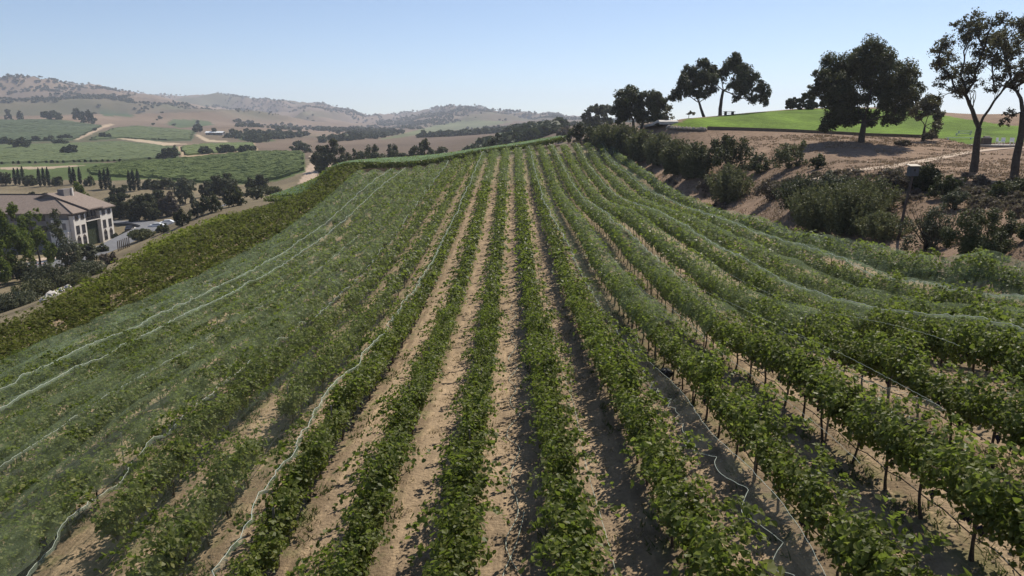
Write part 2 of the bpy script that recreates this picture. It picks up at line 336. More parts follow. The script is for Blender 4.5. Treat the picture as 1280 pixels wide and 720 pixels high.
# ------------------------------------------------------------------ ground sheet
def build_ground():
    az = np.concatenate([np.arange(-180, -46, 3.0), np.arange(-46, 46, .16), np.arange(46, 180, 3.0)])
    r = np.exp(np.arange(math.log(3.0), math.log(7000), .0125))
    A, Rr = np.meshgrid(np.radians(az), r)
    X = Rr * np.sin(A); Y = Rr * np.cos(A); Z = H(X, Y)
    na, nr = len(az), len(r)
    V = np.stack([X, Y, Z], -1).reshape(-1, 3)
    i = np.arange(nr - 1)[:, None] * na; j = np.arange(na)[None]; j2 = (j + 1) % na
    Fa = np.stack([i + j, i + j2, i + na + j2, i + na + j], -1).reshape(-1, 4)[:, ::-1]
    V = np.concatenate([V, [[0, 0, h(0, 0)]]])
    tri = np.array([[len(V) - 1, (q + 1) % na, q] for q in range(na)])[:, ::-1]
    # colour of the land cover (albedo), by polygons in world metres
    x, y, z = V[:, 0], V[:, 1], V[:, 2]
    rr = np.hypot(x, y)
    n1 = fbm(x / 160, y / 160, 4, 20); n2 = fbm(x / 900, y / 900, 3, 24)
    dry = np.array([.195, .14, .098]); brown = np.array([.13, .096, .07])
    C = dry[None] * (1 + .22 * n1[:, None])
    t = np.clip(.5 + n2, 0, 1)[:, None]; C = C * (1 - t) + (brown[None] * (1 + .2 * n1[:, None])) * t
    sc_ = np.clip(fbm(x / 420, y / 700, 4, 27) * 1.4 - .2, 0, .7)[:, None] * (rr > 800)[:, None]; C = C * (1 - sc_) + np.array([.085, .09, .045])[None] * sc_
    # right hillside: brown mown slope
    rs = (x > 19) & (rr < 260); C[rs] = np.array([.225, .155, .108])[None] * (1 + .18 * fbm(x[rs] / 9, y[rs] / 9, 4, 30)[:, None])
    # left slope and valley floor
    ls = (x < -30) & (rr < 420); C[ls] = np.array([.185, .15, .095])[None] * (1 + .25 * fbm(x[ls] / 14, y[ls] / 14, 4, 33)[:, None])
    def fill(px, col, var=.12, sc=60, s=40):
        P = wpoly(px); m = inside(P, x, y)
        C[m] = np.array(col)[None] * (1 + var * fbm(x[m] / sc, y[m] / sc, 3, s)[:, None])
    G1 = (.085,.115,.035); G2 = (.075,.10,.042); G3 = (.062,.088,.042)
    fill([(-30,150),(60,149),(92,152),(130,157),(100,172),(92,176),(0,178),(-30,180)], G3)
    fill([(108,176),(140,160),(170,157),(245,163),(240,176),(205,177),(150,173)], G3)
    fill([(-30,181),(100,178),(150,176),(192,180),(230,184),(222,198),(120,203),(0,206),(-30,206)], G2)
    fill([(-30,207),(60,205),(150,203),(225,199),(320,190),(381,191),(383,214),(350,226),(310,231),(240,229),(190,224),(120,226),(0,222),(-30,222)], G1)
    fill([(125,135),(160,140),(172,146),(130,145)], G3); fill([(208,155),(216,149),(262,151),(270,156),(225,160)], G2)
    fill([(290,168),(320,168),(345,176),(330,178),(300,175)], G2)
    fill([(222,183),(255,180),(318,178),(322,188),(290,191),(228,197)], (.36,.27,.17))
    # pale farm tracks
    fill([(92,175),(97,175),(130,160),(143,156),(140,154),(128,157),(112,165)], (.4,.3,.21), .05)
    fill([(145,173),(160,172),(205,178),(235,180),(192,183),(200,181)], (.42,.33,.23), .05)
    fill([(98,199),(108,199),(120,190),(116,188),(108,190)], (.34,.32,.29), .05)
    fill([(0,212),(60,211),(90,209),(110,206),(60,208),(0,209)], (.36,.28,.2), .05)
    fill([(245,170),(244,166),(262,175),(285,176),(283,178),(258,177)], (.42,.33,.23), .05)
    fill([(470,175),(540,158),(560,152),(590,150),(640,152),(600,160),(540,165),(500,172)], (.13,.14,.07), .2)
    fill([(610,166),(660,162),(690,162),(690,166),(640,170)], G2)
    # dirt road between the far block and the crest block
    fill([(372,230),(380,218),(383,209),(392,200),(404,202),(414,208),(405,220),(398,226)], (.42,.32,.24), .06)
    fill([(386,196),(390,192),(412,193),(408,199)], (.45,.36,.28), .06)
    # lawn
    fill([(835,158),(900,161),(960,163.3),(1022,166),(1080,168.5),(1135,170.5),(1180,173),(1212,181),(1240,179),(1280,178),(1300,178),(1300,160),(1255,156),(1200,148),(1175,143),(1145,137),(1130,136),(1070,135.5),(1010,136),(985,137.5),(940,141),(900,145.5),(860,148.5)], (.105,.165,.022), .3, 6)
    # top of the right slope behind the lawn's crest (brown)
    # vineyard soil with a mask in alpha
    yb = np.interp(x, [-27.6, -22, -12, 0, 8, 20.4], [130, 136, 142, 148, 155, 142])
    lb = np.interp(y, [0, 54, 72, 97, 118, 140], [-39, -40.5, -43, -48, -50, -46])
    blk = (x > lb - 1) & (x < 21.6) & (y > -60) & (y < yb + 1)
    C[blk] = np.array([.30, .222, .148])[None] * (1 + .12 * fbm(x[blk] / 5, y[blk] / 5, 4, 50)[:, None])
    a = np.where(blk, 1.0, 0.0)
    me = mesh_np('ground', V, [Fa, tri], M_ground, smooth=True, cols=np.concatenate([np.clip(C, .01, 1), a[:, None]], 1))
    o = mobj('ground', me); tag(o, kind='structure', label='rolling dry valley land with tan soil under the vines and green fields beyond')
    return o, float(z.min())

m, nt = newmat('ground'); M_ground = m
at = N(nt, 'ShaderNodeAttribute', attribute_name='cover')
tc = N(nt, 'ShaderNodeTexCoord')
sep = N(nt, 'ShaderNodeSeparateXYZ'); nt.links.new(tc.outputs['Object'], sep.inputs[0])
def mth(op, a, b=None, c=None):
    n = N(nt, 'ShaderNodeMath', operation=op)
    for i, q in enumerate((a, b, c)):
        if q is None: continue
        if isinstance(q, (int, float)): n.inputs[i].default_value = q
        else: nt.links.new(q, n.inputs[i])
    return n.outputs[0]
nf = noise_node(nt, 7, 6, rough=.7); nm = noise_node(nt, 1.1, 5); nb = noise_node(nt, .12, 4)
# stretched streaks along the lanes (tyre and mowing lines)
mp = N(nt, 'ShaderNodeMapping'); mp.inputs['Scale'].default_value = (1, .12, 1); nt.links.new(tc.outputs['Object'], mp.inputs[0])
ns = noise_node(nt, 5, 4, vec=mp.outputs[0])
k1 = mth('MULTIPLY_ADD', nf.outputs[0], .9, .55)
k2 = mth('MULTIPLY_ADD', nm.outputs[0], 1.3, .35)
k3 = mth('MULTIPLY_ADD', nb.outputs[0], .4, .8)
kk = mth('MULTIPLY', mth('MULTIPLY', k1, k2), k3)
cs = N(nt, 'ShaderNodeVectorMath', operation='SCALE'); nt.links.new(at.outputs['Color'], cs.inputs[0]); nt.links.new(kk, cs.inputs['Scale'])
fr = mth('FRACT', mth('DIVIDE', sep.outputs[0], S))                 # .5 on a row
ds_ = mth('ABSOLUTE', mth('SUBTRACT', fr, .5))
wob = mth('MULTIPLY_ADD', nm.outputs[0], .22, -.11)
strip = N(nt, 'ShaderNodeMapRange'); strip.inputs['From Min'].default_value = .24; strip.inputs['From Max'].default_value = .12
nt.links.new(mth('ADD', ds_, wob), strip.inputs['Value'])
weed = N(nt, 'ShaderNodeMapRange'); weed.inputs['From Min'].default_value = .5; weed.inputs['From Max'].default_value = .62
nt.links.new(nm.outputs[0], weed.inputs['Value'])
soil2 = mixc(nt, weed.outputs[0], (.17, .125, .08), (.12, .12, .05))
f1 = mth('MULTIPLY', mth('MULTIPLY', strip.outputs[0], at.outputs['Alpha']), .75)
c1 = mixc(nt, f1, cs.outputs[0], soil2)
straw = N(nt, 'ShaderNodeMapRange'); straw.inputs['From Min'].default_value = .52; straw.inputs['From Max'].default_value = .72; straw.inputs['To Max'].default_value = .55
nt.links.new(ns.outputs[0], straw.inputs['Value'])
c2 = mixc(nt, mth('MULTIPLY', straw.outputs[0], at.outputs['Alpha']), c1, (.52, .38, .24))
p = N(nt, 'ShaderNodeBsdfPrincipled'); p.inputs['Roughness'].default_value = .95; p.inputs['Specular IOR Level'].default_value = .1
nt.links.new(c2, p.inputs['Base Color'])
vo = N(nt, 'ShaderNodeTexVoronoi'); vo.inputs['Scale'].default_value = 9; nt.links.new(tc.outputs['Object'], vo.inputs['Vector'])
hh = mth('ADD', mth('MULTIPLY', nf.outputs[0], 1.2), mth('MULTIPLY', vo.outputs[0], -.5))
nt.links.new(bump(nt, hh, .9, .06), p.inputs['Normal'])
out(nt, p.outputs[0])

GROUND, ZMIN = build_ground()

# ------------------------------------------------------------------ light and air
w = bpy.data.worlds.new('World'); SC.world = w; w.use_nodes = True
nt = w.node_tree; nt.nodes.clear()
sky = N(nt, 'ShaderNodeTexSky'); sky.sky_type = 'NISHITA'; sky.sun_disc = False
sky.sun_elevation = SUN_EL; sky.sun_rotation = SUN_AZ; sky.altitude = 100; sky.air_density = .75; sky.dust_density = .15; sky.ozone_density = 2.2
bg = N(nt, 'ShaderNodeBackground'); bg.inputs['Strength'].default_value = .103
ow = N(nt, 'ShaderNodeOutputWorld'); nt.links.new(sky.outputs[0], bg.inputs[0]); nt.links.new(bg.outputs[0], ow.inputs[0])
sl = bpy.data.lights.new('sun', 'SUN'); sl.energy = 4.8; sl.angle = R(.53); sl.color = (1, .93, .80)
so = bpy.data.objects.new('sun', sl); COL.objects.link(so)
sd = Vector((math.sin(SUN_AZ) * math.cos(SUN_EL), math.cos(SUN_AZ) * math.cos(SUN_EL), math.sin(SUN_EL)))
so.rotation_euler = sd.to_track_quat('Z', 'Y').to_euler(); so.location = sd * 300
SC.view_settings.view_transform = 'Standard'; SC.view_settings.look = 'None'; SC.view_settings.gamma = 1; SC.view_settings.exposure = 0.28
SC.view_settings.use_curve_mapping = False
SC.render.engine = 'CYCLES'
SC.cycles.transparent_max_bounces = 16; SC.cycles.max_bounces = 6; SC.cycles.diffuse_bounces = 3; SC.cycles.volume_bounces = 1
SC.cycles.use_denoising = True

def build_haze():
    m, nt = newmat('haze')
    v = N(nt, 'ShaderNodeVolumePrincipled'); v.inputs['Color'].default_value = (.80, .86, 1, 1); v.inputs['Density'].default_value = HAZE_D
    v.inputs['Anisotropy'].default_value = .3
    o = N(nt, 'ShaderNodeOutputMaterial'); nt.links.new(v.outputs[0], o.inputs['Volume'])
    b = MB(); zt = 330; b.box((0, 0, (zt + ZMIN - 1.5) / 2), (14400, 14400, zt - ZMIN + 1.5))
    ob = b.obj('haze', m); tag(ob, kind='stuff', label='thin blue summer haze over the valley')
HAZE_D = 1.5e-4
build_haze()
# ------------------------------------------------------------------ leaves
def leaves(P, Nn, size, lod=0, flop=.6):
    """P (n,3) centres, Nn (n,3) normals -> verts, quads. lod 0: lobed folded leaf of two quads; 1: one quad"""
    n = len(P)
    size = np.broadcast_to(size, (n,)) * rng.uniform(.5, 1.35, n)
    Nn = Nn + rng.normal(0, flop, (n, 3)); Nn /= np.linalg.norm(Nn, axis=1)[:, None] + 1e-9
    T = rng.normal(0, 1, (n, 3)); T -= (T * Nn).sum(1)[:, None] * Nn; T /= np.linalg.norm(T, axis=1)[:, None] + 1e-9
    B = np.cross(Nn, T)
    if lod == 0:
        sh = np.array([(0, -.45, 0), (-.52, -.12, .14), (-.33, .42, .08), (0, .62, -.06), (.33, .42, .08), (.52, -.12, .14)])
        q = np.array([(0, 3, 2, 1), (0, 5, 4, 3)])
    else:
        sh = np.array([(0, -.55, 0), (-.5, 0, .1), (0, .6, 0), (.5, .05, .1)]); q = np.array([(0, 3, 2, 1)])
    k = len(sh)
    sh = sh[None] + rng.normal(0, .06, (n, k, 3))
    V = P[:, None] + size[:, None, None] * (sh[..., 0:1] * T[:, None] + sh[..., 1:2] * B[:, None] + sh[..., 2:3] * Nn[:, None])
    Fa = (np.arange(n)[:, None, None] * k + q[None]).reshape(-1, 4)
    return V.reshape(-1, 3), Fa

def vine_leaf_points(nsh, nl, seed, lift=1.0, wide=1.0):
    r = np.random.default_rng(seed)
    P = []; Nn = []
    for i in range(nsh):
        y0 = r.uniform(-.82, .82); side = r.choice([-1, 1])
        lean = r.uniform(.02, .42) * side * wide
        L = r.uniform(.55, 1.15) * lift
        droop = r.uniform(0, .55) if r.random() < .6 else 0
        t = np.linspace(0.0, 1, nl) + r.normal(0, .02, nl)
        t = np.clip(t, 0, 1.05)
        x = lean * np.sin(t * 1.5) + r.normal(0, .11, nl)
        y = y0 + r.uniform(-.35, .35) * t + r.normal(0, .12, nl)
        z = .92 + L * (t - droop * t * t) + r.normal(0, .09, nl)
        P.append(np.stack([x, y, z], 1))
        Nn.append(np.stack([x * 1.8 + side * .25, np.zeros(nl), .55 + .6 * t], 1))
    for i in range(5):                                          # stray shoots
        y0 = r.uniform(-.8, .8); s_ = r.choice([-1, 1]); L = r.uniform(.9, 1.5); m_ = int(nl * .8); t = np.linspace(.15, 1, m_)
        P.append(np.stack([s_ * L * .62 * t + r.normal(0, .04, m_), y0 + .4 * s_ * t + r.normal(0, .05, m_), 1.35 + .55 * np.sin(t * 2.6) * L * .8 + r.normal(0, .04, m_)], 1)); Nn.append(np.tile([s_ * .4, 0, .9], (m_, 1)))
    m = int(nsh * nl * .22)                                    # skirt of leaves around the fruit zone
    s = r.choice([-1, 1], m)
    P.append(np.stack([s * r.uniform(.08, .36, m) * wide, r.uniform(-.8, .8, m), r.uniform(.80, 1.2, m)], 1)); Nn.append(np.stack([s, 0 * s, .4 + 0 * s], 1))
    return np.concatenate(P), np.concatenate(Nn)

def trunk_mb(seed, n=6):
    r = np.random.default_rng(seed); b = MB()
    z = np.linspace(-.12, .9, 7)
    path = np.stack([np.cumsum(r.normal(0, .016, 7)), np.cumsum(r.normal(0, .02, 7)), z], 1)
    b.tube(path, [.045, .036, .03, .027, .027, .03, .036], n)
    top = path[-1]
    for sgn in (-1, 1):
        t = np.linspace(0, 1, 6)
        b.tube(np.stack([top[0] * (1 - t) + r.normal(0, .01, 6), top[1] + sgn * .74 * t, .88 + .06 * np.sin(t * 2) + r.normal(0, .008, 6)], 1), np.linspace(.028, .014, 6), 5)
    return b
def grape_mb(seed):
    r = np.random.default_rng(seed); b = MB()
    t = np.linspace(0, 1, 6)
    b.tube(np.stack([.01 * np.sin(t * 4), 0 * t, .09 - .2 * t], 1), [.008, .045, .055, .042, .028, .006], 7)
    for i, v in enumerate(b.v[0]): b.v[0][i] = v + r.normal(0, .008, 3)
    return b
NV = 9
VF = []; VT = []; VG = []
for i in range(NV):
    P, Nn = vine_leaf_points(24, 36, 100 + i, lift=1.0 + .1 * math.sin(i), wide=1.0)
    V, Fa = leaves(P, Nn, .098, 0)
    VF.append(mesh_np('foliage', V, Fa, M['vine_leaf']))
    VT.append(trunk_mb(200 + i).mesh('trunk', M['vine_bark'], True))
    VG.append(grape_mb(300 + i).mesh('grape_cluster', M['grape'], False))

# gaps in the rows: (pixel u, v, radius m)
GAPS = [(430, 292, 3.2), (437, 318, 1.8), (472, 412, 1.0), (1140, 283 + 60, 1.0), (420, 412, .8)]
gapw = [(hit(u, v)[0], r) for u, v, r in GAPS]
allv = []
for k in ROWS:
    x = rowx(k); y = 5.5 - (2 if abs(k) < 3 else 0)
    ye = yend(x)
    while y < ye:
        yy = y + rng.normal(0, .07)
        if not any((x - g[0]) ** 2 + (yy - g[1]) ** 2 < r * r for g, r in gapw) and (abs(k) < 4 or rng.random() > (.008 if k > -4 else .11)):
            allv.append((k, x + rng.normal(0, .03), yy))
        y += 1.5
av = np.array([(a[1], a[2]) for a in allv]); az_ = H(av[:, 0], av[:, 1])
dep = av[:, 1] * CP - az_ * SP
uu = 640 + F * av[:, 0] / dep; vv = 360 - F * (az_ * CP + av[:, 1] * SP) / dep
vtop = 360 - F * ((az_ + 1.9) * CP + av[:, 1] * SP) / (dep - 1.9 * SP)
inview = (uu > -70) & (uu < 1350) & (vtop < 735)
order = np.argsort(np.where(inview, dep, 1e9))
NEAR = [i for i in order[:300]]
near_set = set(NEAR)
ORD = ['zeroth','first','second','third','fourth','fifth','sixth','seventh','eighth','ninth','tenth','eleventh','twelfth','thirteenth','fourteenth','fifteenth','sixteenth','seventeenth','eighteenth','nineteenth']
TENS = {20:'twentieth',30:'thirtieth',40:'fortieth'}
def ordw(n):
    if n < 20: return ORD[n]
    if n in TENS: return TENS[n]
    return {2:'twenty',3:'thirty',4:'forty'}[n // 10] + '-' + ORD[n % 10]
def side(k): return 'right' if k > 0 else 'left'
cnt = {}
grp = 'grapevines trellised in the netted hillside rows'
for i in sorted(NEAR, key=lambda i: (allv[i][0], allv[i][2])):
    k, x, y = allv[i]
    cnt[k] = cnt.get(k, 0) + 1
    o = empty('grapevine', (x, y, az_[i] - .02)); j = int(rng.integers(NV))
    o.rotation_euler = (0, 0, math.pi * int(rng.integers(2)) + rng.normal(0, .04))
    sc = rng.uniform(.9, 1.2); o.scale = (sc * rng.uniform(.95, 1.1) * (1.0 if k < -3 else 1), 1.0, sc)
    tag(o, 'leafy grapevine, %s from the near end of the %s row %s of the centre lane' % (ordw(cnt[k]), ordw(abs(k)), side(k)), 'grapevine', grp)
    mobj('trunk', VT[j], o); mobj('foliage', VF[(j + 3) % NV], o); [mobj('grape_cluster', VG[(j + q) % NV], o, (float(rng.choice([-1, 1]) * rng.uniform(.05, .2)), float(rng.uniform(-.65, .65)), float(rng.uniform(.72, .84)))) for q in range(3)]

# the remaining vines: one mass
mv = []; mf = []; mmi = []; nv0 = 0
def addmass(V, Fa, mi):
    global nv0
    mv.append(V); mf.append(Fa + nv0); mmi.append(np.full(len(Fa), mi)); nv0 += len(V)
LODS = {}
for name, nsh, nl, sz, lod in (('a', 20, 13, .155, 1), ('b', 16, 9, .21, 1), ('c', 14, 6, .29, 1)):
    LODS[name] = []
    for i in range(8):
        P, Nn = vine_leaf_points(nsh, nl, 400 + i, 1.0)
        LODS[name].append(leaves(P, Nn, sz, lod))
tr = trunk_mb(77, 4); TV, TF = tr.data(); TFq = TF[0]
def put(x, y, z, mi, d, sc=1.0, wide=1.0, ang=0.0, trunk=True):
    l = LODS['a' if d < 48 else ('b' if d < 85 else 'c')]
    V, Fa = l[int(rng.integers(8))]
    s = -1 if rng.random() < .5 else 1
    V = V * np.array([s * sc * wide, s, sc])
    if ang:
        ca, sa = math.cos(ang), math.sin(ang); V = V @ np.array([[ca, sa, 0], [-sa, ca, 0], [0, 0, 1]])
    addmass(V + np.array([x, y, z]), Fa, mi)
    if trunk and d < 75:
        addmass(TV + np.array([x, y, z]), TFq, 3)
for i, (k, x, y) in enumerate(allv):
    if i in near_set: continue
    if dep[i] < 9 or uu[i] < -400 or uu[i] > 1700: continue
    put(x, y, az_[i], 0, dep[i], rng.uniform(.92, 1.08), 1.12 if k < -3 else 1.05)
# un-netted olive block down the left slope
bx = []
for k in range(-13, -23, -1):
    x = rowx(k) + (.6 if k < -12 else 0)
    for y in np.arange(18, 142, 1.5):
        le = left_edge(y)
        ye = 139
        if x > le and y < ye and rng.random() > .03: bx.append((x, y, k))
bxa = np.array(bx); bz = H(bxa[:, 0], bxa[:, 1])
for (x, y, k), z in zip(bx, bz):
    le = left_edge(y)
    d = y * CP - z * SP
    yel = (x - le) < 2.6 + (y - 60) * .03 + 2.5 * vnoise(y / 5, x * .6) and y > 56
    put(x + rng.normal(0, .08), y, z, 2 if yel else 1, d, rng.uniform(.85, 1.12), 1.2)
# crest block: rows running across, parallel to its near edge
A0 = np.array([-36.6, 138.0]); A1 = np.array([13.0, 167.0]); dirn = (A1 - A0) / np.linalg.norm(A1 - A0); nrm = np.array([-dirn[1], dirn[0]])
if nrm[1] < 0: nrm = -nrm
CRL = np.linalg.norm(A1 - A0); ang_c = math.atan2(-dirn[0], dirn[1])
for r_ in range(17):
    for s_ in np.arange(-3 if r_ else 0, CRL, 1.6):
        q = A0 + dirn * s_ + nrm * r_ * 2.5
        put(q[0], q[1], h(q[0], q[1]), 0, 140, 1.0, 1.35, ang_c, False)
me = mesh_np('vine_rows', np.concatenate(mv), np.concatenate(mf), [M['vine_leaf'], M['vine_leaf_olive'], M['vine_leaf_yellow'], M['vine_bark']], np.concatenate(mmi))
vr = mobj('vine_rows', me); tag(vr, 'rows of leafy grapevines farther up the hillside and down its left slope', 'grapevines', None, 'stuff')
print('mass verts', nv0)

# ------------------------------------------------------------------ trellis posts and drip hoses
def post_mb():
    b = MB(); b.tube(np.array([(0, 0, -.3), (0, 0, 1.0), (0.01, 0, 2.02)]), .032, 6)
    for z in (.95, 1.35, 1.75): b.box((.0, 0, z), (.16, .02, .025))
    return b
pm = MB(); pm.tube(np.array([(0, 0, -.3), (0, 0, 1.0), (0.01, 0, 1.78)]), .028, 6); pmesh = pm.mesh('stake', M['steel'])
pc = {}
for k in ROWS:
    x = rowx(k)
    for y in np.arange(9.3 + (k % 3) * 1.5, 46, 6.0):
        z = h(x, y); d = y * CP - z * SP; u_ = 640 + F * x / d
        v_ = 360 - F * ((z + 1) * CP + y * SP) / d
        if not (-30 < u_ < 1310 and v_ < 740): continue
        pc[k] = pc.get(k, 0) + 1
        o = mobj('trellis_post', pmesh, None, (x, y + .7, z)); o.rotation_euler = (rng.normal(0, .02), rng.normal(0, .03), 0)
        tag(o, 'thin rusty trellis post, %s along the %s row %s of the centre lane' % (ordw(pc[k]), ordw(abs(k)), side(k)), 'post', 'trellis posts standing in the vine rows')
for k in ROWS:
    x = rowx(k)
    ys = np.arange(6, 62, .5); z = H(np.full_like(ys, x), ys)
    b = MB(); b.tube(np.stack([x + .06 + .02 * np.sin(ys * 3), ys, z + .45 + .035 * np.sin(ys * 2 * math.pi / 1.5)], 1), .013, 5)
    o = b.obj('drip_hose', M['hose']); tag(o, 'black drip hose strung low under the %s vine row %s of the centre lane' % (ordw(abs(k)), side(k)), 'hose', 'drip hoses under the vine rows')

# ------------------------------------------------------------------ bird nets
def net_height(X, Y, lane=.95, sagk=1.0):
    ph = np.abs(((X / S) % 1) - .5) * 2                      # 0 on a row, 1 mid-lane
    z = 2.12 - (2.12 - lane) * np.clip((ph - .25) / .75, 0, 1) ** 1.5 * sagk
    return z + .10 * fbm(X * .9, Y * .55, 3, 61) + .05 * vnoise(X * 3.1, Y * 2.2, 66)
def make_net(label, xa, xb, y0, y1f, mat, lane=.95, hang_a=False, hang_b=False, dx=.3, dy=.45, cord_a=True, cord_b=False, bunch=True, hem=None):
    """a sheet lying over the canopies from xa(y) to xb(y); y in [y0, y1f(x)]"""
    root = empty('bird_net', (0, 0, 0)); tag(root, label, 'bird netting', 'bird nets draped over the vine rows')
    ymax = max(y1f(xa(200)), y1f(xb(200)))
    ys = np.arange(y0, ymax + dy, dy); wdt = max(abs(xb(y) - xa(y)) for y in (y0, 60, 130)); nx = max(5, int(wdt / dx))
    s = np.linspace(0, 1, nx); XA = np.array([xa(y) for y in ys]); XB = np.array([xb(y) for y in ys])
    XA = XA + .16 * vnoise(ys * .5, ys * 0 + xa(50)); XB = XB + .16 * vnoise(ys * .5, ys * 0 + xb(50))
    X = XA[:, None] * (1 - s) + XB[:, None] * s; Y = np.broadcast_to(ys[:, None], X.shape)
    ye = np.array([[y1f(q) for q in row] for row in X[:1]])[0]
    Y = Y * 1.0; fac = (ye - y0) / (ymax - y0); Y = y0 + (Y - y0) * fac[None]
    hgt = net_height(X, Y, lane)
    if hang_a: hgt = hgt * np.clip((X - XA[:, None]) / .9 + .28, 0, 1)
    if hang_b: hgt = hgt * np.clip((XB[:, None] - X) / .9 + .28, 0, 1)
    tail = np.clip((ye[None] - Y) / .8 + .35, 0, 1); hgt = hgt * tail
    Z = H(X, Y) + hgt
    V = np.stack([X, Y, Z], -1).reshape(-1, 3); ny = len(ys)
    i = np.arange(ny - 1)[:, None] * nx; j = np.arange(nx - 1)[None]
    Fa = np.stack([i + j, i + j + 1, i + nx + j + 1, i + nx + j], -1).reshape(-1, 4)
    mobj('net_sheet', mesh_np('net_sheet', V, Fa, mat, smooth=True), root)
    for on, c in ((cord_a, 0), (cord_b, nx - 1)):
        if not on: continue
        E = np.stack([X[:, c], Y[:, c], Z[:, c]], 1)
        t = np.linspace(0, 1, len(E)); tt = np.linspace(0, 1, len(E) * 3)
        E = np.stack([np.interp(tt, t, E[:, q]) for q in range(3)], 1)
        dd = E[:, 1]
        zig = .045 * np.sign(np.sin(dd * 4.2 + 2 * vnoise(dd * .8, dd * 0))) * np.clip(vnoise(dd * .25, dd * 0 + 5) + .5, 0, 1)
        E[:, 0] += zig + rng.normal(0, .012, len(E)); E[:, 2] += .05 + .03 * vnoise(dd * 2, dd * 0 + 9) + rng.normal(0, .012, len(E))
        b = MB(); b.tube(E, .007 + .008 * np.clip(dd / 100, 0, 1), 4); b.obj('edge_cord', M['cord'], root)
        if bunch:                                              # gathered, doubled netting along the seam
            wv = .015 + .05 * np.abs(vnoise(dd * 1.1, dd * 0 + 3)) + .05 * rng.random(len(E))
            L_ = E + np.stack([-wv, 0 * wv, -.05 - wv * .8], 1); R_ = E + np.stack([wv, 0 * wv, -.05 - wv * .7], 1)
            VV = np.stack([L_, E + [0, 0, .01], R_], 1).reshape(-1, 3); m_ = len(E)
            i = np.arange(m_ - 1)[:, None] * 3; j = np.arange(2)[None]
            mobj('gathered_edge', mesh_np('gathered_edge', VV, np.stack([i + j, i + j + 1, i + 4 + j, i + 3 + j], -1).reshape(-1, 4), M['net_bunch'], smooth=True), root)
    return root
cst = lambda c: (lambda y: c)
def lerpY(*a):
    ys = a[0::2]; xs = a[1::2]; return lambda y: float(np.interp(y, ys, xs))
make_net('pale green bird net hanging over the outermost left rows beside the olive block', cst(-28.7), cst(-22.8), 16, yend, M['net_dense'], 1.5, hang_a=True)
make_net('green bird net second in from the outer left edge of the netted hillside', cst(-22.8), cst(-20.3), 14, yend, M['net_dense'], 1.5)
make_net('green bird net third in from the outer left edge of the netted hillside', cst(-20.3), cst(-16.7), 12, yend, M['net'], 1.4)
make_net('bird net between two long white seams on the left half of the hillside', cst(-16.7), lerpY(10, -12.0, 60, -12.0, 130, -12.4), 8, yend, M['net'], 1.35)
make_net('sheer bird net whose white seam runs across the bare patch at lower left', lerpY(10, -12.0, 60, -12.0, 130, -12.4), lerpY(0, -6.2, 130, -5.8), 5, yend, M['net_light'], 1.15, cord_b=True)
make_net('bird net over the far centre lanes, ending near the crest', cst(-5.8), lerpY(100, 3.6, 150, 3.4), 98, yend, M['net'], 1.3, cord_a=False)
E3 = lerpY(8, 4.75, 30, 4.75, 60, 4.0, 75, 3.6, 150, 3.5)
make_net('bird net with bunched white zigzag edge lying between second and third rows right of centre', E3, lerpY(10, 9.7, 40, 9.3, 60, 8.5, 150, 8.4), 26, yend, M['net'], .75, hang_a=False)
make_net('bird net over the fourth to sixth rows right of the centre lane', lerpY(10, 9.7, 40, 9.3, 60, 8.5, 150, 8.4), cst(13.3), 24, yend, M['net'], .85)
make_net('bird net over the seventh and eighth rows right of the centre lane', cst(13.3), cst(17.9), 14, yend, M['net'], 1.2)
make_net('bird net hanging down over the outermost right row beside the shrubs', cst(17.9), cst(21.2), 12, yend, M['net_dense'], 1.3, hang_b=True, cord_b=True)
# crest net
def crest_net():
    root = empty('bird_net', (0, 0, 0)); tag(root, 'smooth pale green bird net covering the cross rows on the crest behind', 'bird netting', 'bird nets draped over the vine rows')
    s = np.arange(-2, CRL, .8); t = np.arange(-.3, 42, .5)
    Sg, Tg = np.meshgrid(s, t); X = A0[0] + dirn[0] * Sg + nrm[0] * Tg; Y = A0[1] + dirn[1] * Sg + nrm[1] * Tg
    ph = np.abs(((Tg / 2.5 + .5) % 1) - .5) * 2
    Z = H(X, Y) + 2.15 - .35 * ph + .08 * fbm(X * .5, Y * .5, 2, 70)
    V = np.stack([X, Y, Z], -1).reshape(-1, 3); nx = len(s); ny = len(t)
    i = np.arange(ny - 1)[:, None] * nx; j = np.arange(nx - 1)[None]
    mobj('net_sheet', mesh_np('net_sheet', V, np.stack([i + j, i + j + 1, i + nx + j + 1, i + nx + j], -1).reshape(-1, 4), M['net_crest'], smooth=True), root)
M['net_crest'] = netmat('bird_net_crest', .5, (.22,.31,.17))
crest_net()

